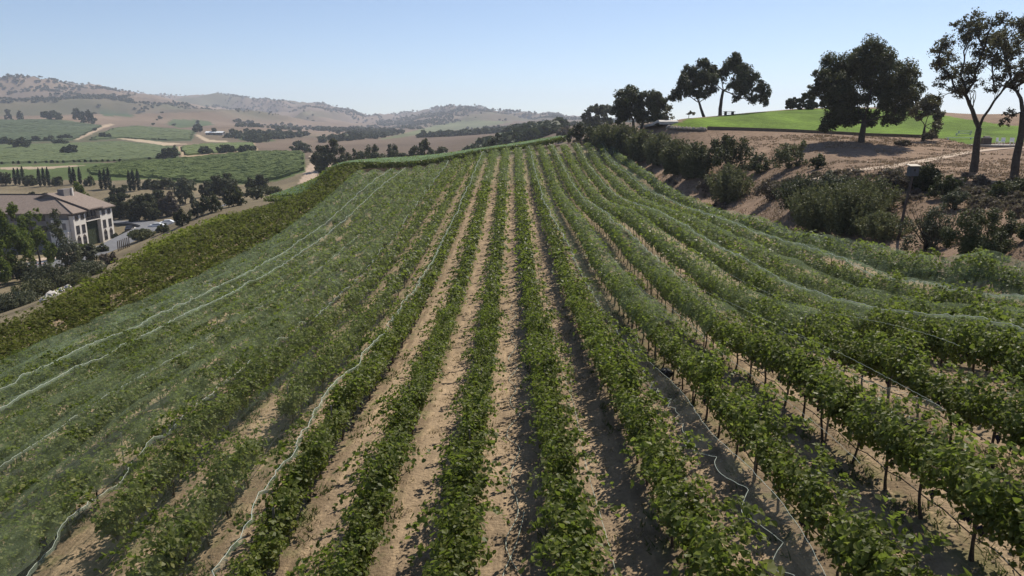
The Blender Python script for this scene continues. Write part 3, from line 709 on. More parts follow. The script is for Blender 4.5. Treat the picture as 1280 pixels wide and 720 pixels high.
# loose net edge fallen between the second and third right-hand rows, near the camera
def loose_net(label, y0, y1, xf, hf, wf, cordside):
    root = empty('loose_net_edge', (0, 0, 0)); tag(root, label, 'bird netting', 'loose net edges hanging in the lanes')
    ys = np.arange(y0, y1, .08); x0 = np.array([xf(y) for y in ys]); zz = H(x0, ys) + np.array([hf(y) for y in ys])
    w_ = wf * (.7 + .5 * np.abs(vnoise(ys * 1.3, ys * 0 + 2)))
    saw = np.abs(np.sin(math.pi * (ys * .55 + .3 * vnoise(ys * .5, ys * 0)))) ** .6
    k = 9; s = np.linspace(0, 1, k)
    ex = x0 - cordside * w_ * (.35 + .65 * saw)
    X = x0[:, None] * (1 - s) + ex[:, None] * s
    Z = zz[:, None] - .55 * (s[None] ** 1.4) * w_[:, None] * 1.2 + .03 * vnoise(X * 6, ys[:, None] * 4 + X * 0, 5) + np.zeros_like(X)
    V = np.stack([X, np.broadcast_to(ys[:, None], X.shape), Z], -1)
    i = np.arange(len(ys) - 1)[:, None] * k; j = np.arange(k - 1)[None]
    mobj('net_sheet', mesh_np('net_sheet', V.reshape(-1, 3), np.stack([i + j, i + j + 1, i + k + j + 1, i + k + j], -1).reshape(-1, 4), M['net_loose'], smooth=True), root)
    b = MB(); b.tube(V[:, 0] + [0, 0, .01], .005, 5); b.tube(V[:, -1] + [0, 0, .01], .0055, 5); b.obj('edge_cord', M['cord'], root)
    return root
M['net_loose'] = netmat('bird_net_loose', .05, (.5,.52,.46))
loose_net('long scalloped white net edge hanging between the second and third rows right of centre', 8.2, 27, lambda y: 4.95 + .12 * math.sin(y * .7), lambda y: 1.5 - .25 * math.sin(y * .35), .55, 1)
loose_net('short curled white net edge between the fourth and fifth rows right of centre', 15, 27, lambda y: 9.75 + .15 * math.sin(y * .9), lambda y: 1.35 + .1 * math.sin(y * .6), .6, 1)
def ground_cord(label, pts_, z0=.04, rad=.012):
    t = np.linspace(0, 1, len(pts_)); tt = np.linspace(0, 1, len(pts_) * 14)
    a = np.array(pts_, float); x = np.interp(tt, t, a[:, 0]); y = np.interp(tt, t, a[:, 1]); x = np.convolve(np.pad(x, 6, 'edge'), np.ones(13) / 13, 'valid')
    b = MB(); b.tube(np.stack([x, y, H(x, y) + z0 + .02 * rng.random(len(x))], 1), rad, 4); o = b.obj('net_cord', M['cord']); tag(o, label, 'cord'); return o
ground_cord('white net cord wandering in loops on the dirt of the centre lane', [(.05 + .38 * math.sin(i * 1.9) * (.4 + .6 * math.sin(i * .37) ** 2), 9.5 + i * 1.05) for i in range(34)])
ground_cord('second thin cord crossing the first on the centre lane at the lower edge', [(-.5, 10.2), (-.1, 11.2), (.4, 12.1), (.1, 13), (-.3, 14.2), (.1, 15.5), (.35, 17)])
ground_cord('straight thin cord along the dirt right of the first vine row', [(2.15 + .05 * math.sin(i), 11 + i * 1.6) for i in range(20)], .3, .008)

for (xx, ya, yb, lab) in ((6.45, 12, 40, 'faint straight net line along the top of the third row right of the centre lane'), (8.9, 14, 44, 'faint straight net line along the top of the fourth row right of the centre lane'), (11.3, 17, 46, 'faint straight net line along the top of the fifth row right of the centre lane')):
    ground_cord(lab, [(xx + .1 * math.sin(i * .8), ya + i * 1.5) for i in range(int((yb - ya) / 1.5))], 2.12, .0035)
# ------------------------------------------------------------------ trees and shrubs
def limb(b, p0, p1, r0, r1, n=6, sag=0.0, wob=.08, seg=7):
    p0 = np.array(p0, float); p1 = np.array(p1, float); L = np.linalg.norm(p1 - p0)
    t = np.linspace(0, 1, seg)[:, None]
    P = p0 * (1 - t) + p1 * t
    P += np.cumsum(rng.normal(0, wob * L / seg, P.shape), 0) * np.sin(t * math.pi)
    P[:, 2] += sag * L * np.sin(t[:, 0] * math.pi)
    b.tube(P, np.linspace(r0, r1, seg), n)
    return P
def lobe_leaves(c, r, n, size, flat=.8, shell=.55, lumps=9, droop=0.0):
    """leaf clumps in a lumpy ellipsoid with holes"""
    c = np.array(c, float); rr = np.array([r, r, r * flat])
    dirs = rng.normal(0, 1, (lumps, 3)); dirs /= np.linalg.norm(dirs, axis=1)[:, None]
    lc = dirs * rng.uniform(.35, .85, (lumps, 1)); lr = rng.uniform(.26, .5, lumps)
    k = rng.integers(0, lumps, n)
    d = rng.normal(0, 1, (n, 3)); d /= np.linalg.norm(d, axis=1)[:, None]
    rad = rng.uniform(0, 1, (n, 1)) ** shell
    q = lc[k] + d * rad * lr[k][:, None]
    P = c + q * rr
    if droop: P[:, 2] -= droop * r * rng.random(n) ** 2 * (np.hypot(q[:, 0], q[:, 1]) > .5)
    return P, d * .8 + q * .4 + np.array([0, 0, .35])
def make_tree(name, label, cat, base, d, lobes, trunkpx, leaf, dens=1.0, lsize=.28, group=None, trunk_r=.35, fork=.45, twigs=5, flat=.85, depthr=1.0, crownname='crown', shell=.5, droop=0, bark='bark', stems=None, lumps=9, rs=1.0):
    """base: world xyz; d depth (m). lobes [(du,dv,rpx)] around the base pixel (dv up positive); trunkpx: fork point (du,dv)"""
    m = d / F
    root = empty(name, base); tag(root, label, cat, group)
    b = MB(); f = np.array([trunkpx[0] * m, rng.normal(0, .1), trunkpx[1] * m])
    limb(b, (0, 0, -.5), f, trunk_r * 1.25, trunk_r * .8, 8, 0, .05)
    PP = []; NN = []
    cs = [(np.array([du * m, rng.uniform(-1, 1) * depthr * rp * m * 1.1, dv * m]), rp * m * rs) for du, dv, rp in lobes]
    cs.sort(key=lambda q: np.linalg.norm(q[0] - f))
    nodes = [f]; plen = [0.0]; par = [-1]
    for c, r in cs:
        e = c - [0, 0, r * .2]
        cost = [np.linalg.norm(e - nodes[q]) + .55 * plen[q] for q in range(len(nodes))]; q = int(np.argmin(cost))
        nodes.append(e); plen.append(plen[q] + np.linalg.norm(e - nodes[q])); par.append(q)
    wt = [1.0] * len(nodes)
    for q in range(len(nodes) - 1, 0, -1): wt[par[q]] += wt[q]
    for i_, (c, r) in enumerate(cs):
        q = i_ + 1; pr = par[q]
        ra = trunk_r * .8 * (wt[q] / wt[0]) ** .45; rb = ra * .6 if wt[q] > 1 else ra * .3
        L = limb(b, nodes[pr], nodes[q], ra, rb, 6, .05, .14)
        for _ in range(twigs):
            e = rng.normal(0, 1, 3); e /= np.linalg.norm(e); e[2] = abs(e[2]) * .8
            limb(b, L[int(rng.integers(3, 7))], c + e * r * .85, rb * .5, trunk_r * .02, 4, .03, .18, 5)
        n = int(dens * 26 * (r / lsize) ** 2 / .95)
        P, Nn = lobe_leaves(c, r, n, lsize, flat, shell, lumps, droop); PP.append(P); NN.append(Nn)
    b.obj('trunk', M[bark], root, True)
    V, Fa = leaves(np.concatenate(PP), np.concatenate(NN), lsize, 1, .7)
    mobj(crownname, mesh_np(crownname, V, Fa, M[leaf]), root)
    return root
def tree_px(name, label, cat, u, v, lobes, leaf, fork=(0, 20), dens=1.0, lpx=2.0, dmin=6, d=None, **k):
    if d is None: base, d = hit(u, v, dmin)
    else:
        base = pt(u, v, d); base[2] = h(base[0], base[1])
    m = d / F
    k.setdefault('trunk_r', 3.2 * m)
    return make_tree(name, label, cat, base, d, lobes, fork, leaf, dens, lpx * m, **k)

# the big oak on the brown slope
tree_px('oak_tree', 'large round dark oak, lone on the brown slope in front of the lawn', 'oak tree', 1076, 178,
  [(-30,95,22),(-8,100,24),(18,96,22),(38,80,20),(50,62,16),(-44,72,18),(-58,66,11),(-50,50,12),(-35,55,24),(0,70,30),(25,60,26),(-5,45,26),(-38,35,16),(-42,22,10),(30,38,16),(55,52,11),(-12,108,12),(10,108,10),(-22,30,14),(-46,18,7),(-40,24,13),(30,26,11),(-30,64,24),(34,66,20),(-66,60,9),(-60,80,9),(58,72,9),(62,56,8),(-20,78,26),(20,76,24),(-30,46,20),(40,48,14),(-10,28,12),(12,30,14),(0,90,26)],
  'oak_leaf', (1, 24), dens=.85, lumps=13, shell=.7, lpx=1.9, rs=1.12, trunk_r=.42, twigs=4, group=None)
# the two leaning oaks on the lawn's ridge
tree_px('oak_tree', 'leaning dark oak at the lawn tip, its trunk bent to the right', 'oak tree', 881, 146,
  [(-30,38,12),(-36,28,8),(-14,52,14),(-18,36,13),(-6,62,10),(2,44,12),(-44,24,6),(-8,28,9),(6,32,8),(-24,54,9)], 'oak_leaf', (-8, 17), dens=1.2, lpx=1.8, trunk_r=.28, droop=.3, shell=.6, rs=1.22, lumps=12)
tree_px('oak_tree', 'wide drooping dark oak on the lawn beside the picnic table', 'oak tree', 900, 144,
  [(4,60,12),(-4,50,9),(18,52,13),(30,40,12),(42,36,8),(24,32,9),(38,22,7),(55,30,8),(54,22,6),(14,38,9),(-14,44,7),(-12,54,8),(12,68,8),(34,46,9),(57,16,4),(20,22,5)], 'oak_leaf', (2, 30), dens=1.2, lpx=1.8, trunk_r=.36, droop=.5, shell=.6, rs=1.28, lumps=12)
# clump by the patio end at the left of the lawn
tree_px('oak_tree', 'dark oak with a tall crown, left of the pair by the concrete landing', 'oak tree', 793, 166,
  [(-14,42,14),(-2,46,12),(-10,30,14),(4,30,12),(-20,26,10),(-16,16,8)], 'oak_leaf', (-2, 16), dens=1.3, lpx=1.9, trunk_r=.32, rs=1.2, lumps=12)
tree_px('oak_tree', 'dark oak with a low flat-bottomed crown beside the concrete landing', 'oak tree', 800, 164,
  [(6,40,12),(16,38,12),(10,24,14),(22,26,11),(26,14,8),(2,16,8)], 'oak_olive', (4, 14), dens=1.3, lpx=1.9, trunk_r=.32, rs=1.25, lumps=12)
tree_px('oak_tree', 'smaller spreading oak, leftmost of the ridge trees, with sky showing through', 'oak tree', 757, 168,
  [(-12,30,8),(-20,28,7),(-4,32,8),(0,22,9),(-16,18,8),(6,30,6),(-26,22,5)], 'oak_olive', (-2, 12), dens=1.1, lpx=1.8, trunk_r=.25, rs=1.25)
tree_px('oak_tree', 'low olive oak below the spreading oak at the end of the shrub row', 'oak tree', 741, 172,
  [(-8,14,9),(2,16,9),(10,12,8),(0,8,9)], 'oak_olive', (0, 6), dens=1.3, lpx=1.8, trunk_r=.2, rs=1.4)
tree_px('bare_tree', 'thin half-bare tree right of the dark oaks near the landing', 'tree', 835, 156,
  [(-2,16,6),(4,10,5),(-4,8,5),(2,22,4)], 'sparse_leaf', (0, 8), dens=.3, lpx=1.6, trunk_r=.12, twigs=9)
tree_px('sapling', 'tiny slanting sapling on the lawn rim left of the leaning oak', 'tree', 861, 148,
  [(2,7,3),(5,6,2.5),(-1,5,2)], 'sparse_leaf', (0, 4), dens=.8, lpx=1.3, trunk_r=.06)
# the right-hand thin-crowned oaks
sp1 = [(-50,138,17),(-58,152,12),(-36,160,16),(-20,172,14),(-8,150,16),(10,166,16),(-30,120,15),(-48,118,12),(-10,130,15),(14,140,15),(-40,100,11),(-64,130,9),(-44,172,11),(28,172,14),(-14,112,11),(22,116,12),(-66,146,8),(-28,180,10),(8,182,10),(-56,108,8),(-24,96,9),(-60,88,7),(34,150,13),(-2,178,10)]
tree_px('thin_oak', 'tall thin-crowned oak with forked trunk on the brown slope right of the big oak', 'oak tree', 1217, 215, sp1, 'sparse_leaf', (-1, 54), dens=.36, rs=1.24, lpx=1.8, trunk_r=.30, twigs=8, shell=.9, flat=.9, lumps=16)
sp2 = [(-30,160,16),(-44,140,14),(-14,176,14),(6,165,16),(20,150,16),(-20,130,15),(4,135,15),(-36,112,12),(20,120,14),(40,165,16),(45,135,15),(-26,180,10),(16,184,10),(-12,108,10),(34,104,12),(-22,66,7),(-14,76,7),(28,72,9),(34,60,8),(-46,160,10),(-4,118,10),(52,110,12)]
tree_px('thin_oak', 'straight-trunked thin oak at the right edge beside the stone patio', 'oak tree', 1268, 220, sp2, 'sparse_leaf', (-2, 78), dens=.4, rs=1.2, lpx=1.8, trunk_r=.28, twigs=8, shell=.9, flat=.9, lumps=16)
tree_px('small_oak', 'small ragged dark tree between the big oak and the forked thin oak', 'oak tree', 1153, 176,
  [(-8,46,10),(4,48,10),(-18,40,8),(14,44,8),(0,36,9),(-10,30,7),(12,28,8),(10,14,8),(4,6,7),(18,18,6)], 'sparse_leaf', (0, 18), dens=.8, lpx=1.9, trunk_r=.16, twigs=6, rs=1.3)
tree_px('clipped_hedge', 'dark clipped hedge on the lawn skyline left of the big oak', 'hedge', 1000, 137, [(-13,5,6),(-13,10,5),(-7,5,6),(-7,11,5),(0,5,6),(0,12,5),(7,5,6),(7,12,6),(14,6,7),(14,13,6)], 'oak_leaf', (0, 2), dens=2.2, lpx=1.4, trunk_r=.12, depthr=.2, twigs=1, rs=1.1, crownname='foliage', flat=.9)

# shrubs  (kind, u, v, w, h, label, leaf)
def shrub(u, v, w, hh, label, leaf='broom_leaf', kind='leafy', cat='shrub', name='shrub', dens=1.0, dmin=6, lpx=None, group='shrubs on the dry bank beside the vineyard'):
    base, d = hit(u, v, dmin); m = d / F
    root = empty(name, base); tag(root, label, cat, group)
    W = w * m / 2; HH = hh * m; b = MB(); PP = []; NN = []
    nst = 7
    ls = (lpx or (2.1 if kind != 'broom' else 2.0)) * m
    ls = max(ls, .07)
    if kind == 'broom':                                          # many upright wands
        n = int(150 * dens); pp = []
        for i in range(n):
            a = rng.uniform(0, 6.28); q = rng.random() ** .6
            x0, y0 = W * .8 * q * math.cos(a), W * .8 * q * math.sin(a)
            top = HH * rng.uniform(.7, 1.08) * (1 - .35 * q ** 2)
            k = int(max(6, top / ls * 2.4)); t = rng.random(k) ** .8
            ox = W * .42 * q * math.cos(a); oy = W * .42 * q * math.sin(a)
            pp.append(np.stack([x0 + ox * t ** 1.4 + rng.normal(0, ls * .5, k), y0 + oy * t ** 1.4 + rng.normal(0, ls * .5, k), top * t * .97 + .03], 1))
        P = np.concatenate(pp); PP.append(P); NN.append(rng.normal(0, 1, P.shape) + P * np.array([1, 1, .2]) / (W + .1))
    else:
        L = [(0, 0, .5, .55), (-.5, .1, .36, .42), (.5, -.1, .38, .42), (.1, .4, .4, .42), (-.15, -.4, .38, .42), (.3, .2, .62, .34), (-.3, 0, .6, .34)]
        for (lx, ly, lz, lr) in L:
            lx += rng.normal(0, .08); lz += rng.normal(0, .05)
            r = lr * W * 1.05
            n = int(dens * 11 * (r / ls) ** 2 * (.35 if kind == 'dry' else 1) + 60)
            P, Nn = lobe_leaves((lx * W, ly * W, lz * HH), r, n, ls, min(1.6, HH * lr * .95 / r), .5, 7)
            P[:, 2] = np.abs(P[:, 2]); PP.append(P); NN.append(Nn)
    for i in range(nst if kind != 'dry' else 22):
        a = rng.uniform(0, 6.28); q = rng.uniform(.2, .85)
        limb(b, (rng.normal(0, .08 * W), rng.normal(0, .08 * W), -.1), (W * q * math.cos(a), W * q * math.sin(a), HH * rng.uniform(.5, .95)), .035 * W ** .5 + .01, .006, 4, .03, .12, 5)
    b.obj('stems', M['bark'], root, True)
    V, Fa = leaves(np.concatenate(PP), np.concatenate(NN), ls, 1, .7)
    mobj('foliage', mesh_np('foliage', V, Fa, M[leaf]), root)
    return root
g1 = 'shrubs on the dry bank beside the vineyard'
SH = [
 (1229,330,104,74,'large rounded olive bush at the net edge, lowest of the bank shrubs','oak_olive','leafy',1.2),
 (1160,312,76,56,'grey-brown half-bare bush left of the large rounded bush','grey_leaf','dry',1.6),
 (1104,298,56,34,'tall feathery broom bush around the foot of the nest box pole','broom_leaf','broom',1.5),
 (1062,292,64,66,'tallest green feathery bush in the clump left of the nest box pole','broom_leaf','broom',1.8),
 (1020,286,58,58,'feathery green bush at the left end of the nest box clump','broom_leaf','broom',1.6),
 (1085,268,60,48,'green feathery bush behind the nest box clump','broom_leaf','broom',1.4),
 (1000,262,52,44,'grey-green bush behind the left end of the nest box clump','grey_leaf','broom',1.3),
 (1042,250,60,40,'dull olive bush at the back of the nest box clump','grey_leaf','leafy',1.0),
 (965,250,50,26,'dead purplish-brown bush left of the nest box clump','dry_leaf','dry',1.6),
 (1120,236,60,26,'dead greyish thicket behind the nest box','dry_leaf','dry',1.6),
 (910,252,46,46,'fresh green feathery bush at the net edge below the ragged dark bush','broom_leaf','broom',1.5),
 (912,216,78,56,'wide ragged dark bush of sprawling branches mid-bank','oak_olive','leafy',.75),
 (948,216,40,26,'low dark bush attached to the right of the ragged sprawling bush','oak_olive','leafy',.8),
 (988,210,46,38,'rounded grey-green bush alone on the brown slope','broom_leaf','leafy',1.0),
 (1022,211,24,20,'small dark bush just right of the lone grey-green bush','oak_leaf','leafy',1.0),
 (1155,238,26,34,'narrow upright dark green bush right of the nest box','oak_leaf','broom',1.6),
 (1180,248,44,34,'dark bush behind the large rounded bush','oak_leaf','leafy',1.1),
 (1192,262,38,30,'grey bush between the dark bush and the large rounded bush','grey_leaf','leafy',.9),
 (1262,250,54,32,'low dark thicket below the thin oak at the right edge','oak_olive','leafy',1.0),
 (1290,246,40,36,'dark bush cut by the right edge under the straight thin oak','oak_leaf','leafy',1.0),
 (868,222,34,44,'upright feathery bush left of the ragged sprawling bush','broom_leaf','broom',1.5),
 (846,218,34,46,'yellow-green feathery bush, fourth along the net edge from the crest','broom_leaf','broom',1.5),
 (824,206,34,40,'soft green bush behind the netted edge, third from the crest','broom_leaf','broom',1.5),
 (802,202,34,40,'soft green bush behind the netted edge, second from the crest','broom_leaf','broom',1.5),
 (780,192,36,38,'soft green bush above the corner of the nets','broom_leaf','broom',1.5),
 (760,188,34,34,'soft olive bush left of the corner bush','broom_leaf','broom',1.5),
 (742,182,30,28,'olive bush on the crest below the low oak','oak_olive','leafy',1.2),
 (722,178,28,26,'brown-olive bush where the crest block ends','oak_olive','leafy',1.2),
 (706,176,24,22,'leftmost brown bush on the crest','dry_leaf','leafy',1.6),
 (1128,182,26,8,'low brown scrub under the right side of the big oak','dry_leaf','dry',1.5),
 (884,240,30,20,'low dry bush at the net edge left of the fresh green bush','dry_leaf','dry',1.8),
 (1282,300,18,22,'small yellowish bush at the right edge beside the bare dirt','broom_leaf','broom',1.0),
]
for (u, v, w_, h_, lab, lf, kd, dn) in SH: shrub(u, v, w_ * 1.12, h_, lab, lf, kd, dens=dn, dmin=28)

# ------------------------------------------------------------------ left valley plants
g2 = 'shrubs and trees round the hotel'
def vtree(u, v, w, hh, label, leaf='oak_olive', dens=1.1, cat='tree', name='tree', lp=1.9, dmin=120, group=g2, d=None):
    if d is not None:
        b_ = pt(u, v, d); z_ = h(b_[0], b_[1]); hh += max(0, (b_[2] - z_) * F / d)
    lobes = [(-w*.22,hh*.18,w*.24),(w*.22,hh*.2,w*.24),(-w*.22,hh*.55,w*.24),(w*.22,hh*.55,w*.24),(0,hh*.74,w*.25),(0,hh*.45,w*.28),(-w*.32,hh*.36,w*.17),(w*.32,hh*.36,w*.17),(w*.1,hh*.84,w*.15)]
    return tree_px(name, label, cat, u, v, lobes, leaf, (0, hh * .25), dens=dens, lpx=lp, dmin=dmin, twigs=1, flat=min(1.3, max(.5, hh / w * 1.15)), group=group, trunk_r=.2, d=d)
vtree(16, 345, 66, 96, 'big broad green tree cut by the left edge in front of the hotel', 'green_leaf', 1.2, lp=2.0, d=140)
vtree(48, 318, 46, 62, 'yellow-green tree against the shaded hotel wing', 'green_leaf', .9, lp=2.0, d=150)
vtree(70, 312, 34, 58, 'thin olive tree touching the corner of the hotel', 'oak_olive', .55, lp=1.8, d=160)
vtree(-14, 352, 50, 80, 'dark tree at the far left edge over the road', 'green_leaf', 1.2, lp=2.0, d=132)
vtree(96, 247, 40, 22, 'yellow-green tree behind the hotel roof', 'green_leaf', 1.2, d=215)
vtree(150, 274, 52, 32, 'dark spreading tree over the bend of the road', 'oak_leaf', 1.2, d=232)
vtree(182, 277, 46, 34, 'olive tree in the group above the car park', 'oak_olive', 1.2, d=222)
vtree(212, 272, 30, 28, 'reddish-dark round tree at the end of the car park', 'dry_leaf', 1.8, d=225)
vtree(196, 268, 40, 26, 'dark tree behind the reddish round tree', 'oak_leaf', 1.2, d=240)
vtree(232, 256, 26, 34, 'grey-green tree right of the sandy bank', 'grey_leaf', 1.2, d=245)
vtree(280, 250, 50, 30, 'broad dark tree at the near edge of the far vineyard', 'oak_olive', 1.2, d=262)
vtree(322, 241, 30, 24, 'small round dark tree right of the broad dark tree', 'oak_leaf', 1.3, d=275)
vtree(262, 247, 26, 20, 'low dark tree left of the broad dark tree', 'oak_olive', 1.2, d=268)
for (u, v, w_, h_, lab, lf) in [
 (205,236,40,14,'low olive scrub along the top of the sandy bank','oak_olive'),(232,240,36,18,'grey scrub above the sandy bank next to the far vines','grey_leaf'),(186,236,26,12,'small dark scrub right of the last cypress trio','oak_olive'),
 (148,246,28,16,'dark shrub on the bank below the fourth cypress trio','oak_leaf'),(112,232,18,12,'round shrub between the third and fourth cypress trios','oak_olive'),(72,232,18,12,'round shrub between the second and third cypress trios','oak_olive'),
 (38,232,20,16,'round shrub between the first and second cypress trios','oak_olive'),(6,232,26,18,'olive shrub at the left edge below the far road','oak_olive'),
 (40,245,10,5,'tiny shrub in the hotel yard','oak_olive'),(57,246,8,5,'tiny brown shrub in the hotel yard','dry_leaf')]:
    shrub(u, v, w_, h_, lab, lf, 'leafy', dmin=200, dens=1.3, group=g2)
for (u, v, w_, h_, lab, lf, kd) in [
 (35,352,44,28,'dark rounded shrub beside the red kerb','oak_leaf','leafy'),(88,338,44,40,'tall grey-green shrub in front of the hotel corner','grey_leaf','leafy'),(110,326,40,26,'grey-green shrub above the stony bank','grey_leaf','leafy'),
 (62,362,46,34,'grey-olive shrub below the hotel terrace','grey_leaf','broom'),(22,384,50,20,'grey feathery shrub on the bank at lower left','grey_leaf','broom'),(-8,400,50,22,'grey-brown shrub cut by the left edge','grey_leaf','broom'),
 (45,372,40,24,'dull shrub in the middle of the lower bank','broom_leaf','broom'),(128,316,22,10,'low shrub at the road edge','oak_olive','leafy'),(98,312,30,7,'clipped hedge along the hotel terrace','green_leaf','leafy'),
 (75,316,26,7,'flower bed shrubs before the cream wall','green_leaf','leafy'),(176,296,30,9,'dark low shrub beside the car park','oak_leaf','leafy'),(163,300,14,9,'yellowish shrub above the timber stakes','green_leaf','leafy')]:
    shrub(u, v, w_, h_, lab, lf, kd, dmin=100, dens=1.3, group=g2)

for (u, v, w_, h_, lab, lf, kd) in [
 (178,300,26,14,'dull scrub bush on the slope under the car park','broom_leaf','broom'),(204,291,22,12,'olive scrub bush right above the yellow-green vines by the car park','oak_olive','leafy'),(228,282,26,20,'dark scrub bush above the vines, between car park and bank','oak_leaf','leafy'),
 (246,272,24,24,'grey-green bush at the foot of the sandy bank path','grey_leaf','leafy'),(264,266,34,26,'broad dark bush under the broad dark tree','oak_olive','leafy'),(292,258,34,24,'dark bush beneath the round dark tree','oak_leaf','leafy'),
 (318,250,26,18,'small olive bush right of the round dark tree base','oak_olive','leafy'),(340,243,20,10,'low weedy bush at the end of the bright vineyard','broom_leaf','broom'),
 (150,300,22,10,'low grey bush among the timber stakes','grey_leaf','leafy'),(136,330,34,16,'dry bush on the stony bank','dry_leaf','dry'),(112,345,36,20,'olive bush on the stony bank above the vines','grey_leaf','broom'),
 (96,356,30,16,'second olive bush on the stony bank','broom_leaf','broom')]:
    shrub(u, v, w_, h_, lab, lf, kd, dmin=75, dens=1.4, group=g2)
# cypress trios
def cypress(u, v, hpx, label, d):
    base = pt(u, v, d); base[2] = h(base[0], base[1]); m = d / F
    hh = hpx * m; w_ = hh * .115
    root = empty('cypress_tree', base); tag(root, label, 'cypress tree', 'cypress trios along the bank behind the hotel')
    b = MB(); b.tube(np.array([(0, 0, -.5), (0, 0, hh * .5), (0, 0, hh * .9)]), [.18, .12, .03], 6); b.obj('trunk', M['bark'], root)
    n = 700; t = rng.random(n); prof = w_ * np.sin(np.clip(t * 1.02 + .03, 0, 1) ** .75 * math.pi) ** .55
    a = rng.uniform(0, 6.28, n); q = rng.random(n) ** .4
    P = np.stack([prof * q * np.cos(a), prof * q * np.sin(a), .3 + t * (hh - .2)], 1)
    V, Fa = leaves(P, np.stack([np.cos(a), np.sin(a), .5 + 0 * a], 1), .42, 1, .4); mobj('crown', mesh_np('crown', V, Fa, M['cypress_leaf']), root)
TR = [((19,227,19),(24,227,19),(29.5,227,21),320,'first'),((50,229,21),(55.5,229,21),(61,229,21),312,'second'),((89,228.5,20),(93.5,229,19),(100.5,228,19),312,'third'),((126.5,232.5,22),(132,233,23),(137,233,24),300,'fourth'),((162.5,235,23),(167.5,236,24),(173.5,235,24),292,'fifth')]
for a_, b_, c_, d_, w_ in TR:
    for q, nm in ((a_, 'left'), (b_, 'middle'), (c_, 'right')):
        cypress(q[0], q[1], q[2] * 1.08, 'slim dark cypress, %s one of the %s trio from the left' % (nm, w_), d_)

# ------------------------------------------------------------------ trees beyond the crest block and in the valley
g3 = 'valley trees beyond the crest'
for (u, v, w_, h_, lab, lf, d_) in [
 (416,214,50,40,'large dark tree beside the dirt road beyond the crest','oak_olive',300),(440,211,34,24,'dark low tree right of the dirt road tree','oak_leaf',290),(466,211,44,30,'rounded olive tree behind the crest nets','oak_olive',310),
 (492,207,36,26,'olive tree between the rounded tree and the forked dark tree','oak_olive',320),(530,202,34,32,'dark upright tree behind the middle of the crest nets','oak_leaf',300),(516,200,22,20,'small dark tree left of the upright tree','oak_leaf',310),(553,194,26,12,'low shrubby tree right of the upright dark tree','oak_olive',320),
 (620,184,34,18,'lone dark tree cropped by the crest nets','oak_leaf',300),(400,203,24,20,'small olive tree left of the large roadside tree','oak_olive',330),
 (376,196,28,12,'flat olive tree at the top corner of the far vineyard','oak_olive',500),(334,180,7,16,'narrow pointed conifer in the valley','oak_leaf',760)]:
    vtree(u, v, w_, h_, lab, lf, 1.1, lp=1.9, group=g3, d=d_)
far_spots = [(27,190,24,14,'dark pair of oaks in the mid vineyard at far left',600),(17,183,14,6,'low dark oak behind the far-left pair',680),(76,184,18,7,'small oak in the mid vineyard between two larger ones',680),(88,197,26,12,'dark oak beside the pale loading slab',530),(211,199,27,13,'dark block-shaped oak in front of the young vine rows',470),
 (219,190,7,10,'small upright tree beside the block-shaped oak',500),(256,192,18,9,'dark round oak among the young vine rows',500),(283,191,26,10,'long low oak clump behind the bright field, left half',500),(308,190,24,8,'long low oak clump behind the bright field, right half',500),
 (45,177,12,6,'small oak at the foot of the dark vineyard slope',760),(62,176,14,6,'oak at the end of the dark vineyard slope',760),(82,175,20,6,'wide oak by the fork of the farm track',760),(131,172,16,6,'oak below the upper green field',780),
 (247,162,14,7,'oak left of the white barn, upper',950),(268,168,9,8,'oak above the white barn',900),(286,176,14,5,'oak beside the white barn',850),(291,166,10,5,'pale oak on the tan slope above the barn',950),
 (64,148,24,10,'dark oak clump under the bare brown knoll',1150),(98,146,14,11,'first oak in the ravine right of the knoll',1200),(110,150,18,13,'second oak in the ravine right of the knoll',1150),(10,142,10,6,'oak on the brown slope at far left',1300),(24,143,10,5,'second oak on the brown slope at far left',1300)]
g4 = 'oaks scattered over the valley fields'
for (u, v, w_, h_, lab, d_) in far_spots:
    vtree(u, v, w_, h_, lab, 'far_wood', 1.4, lp=1.5, group=g4, d=d_)
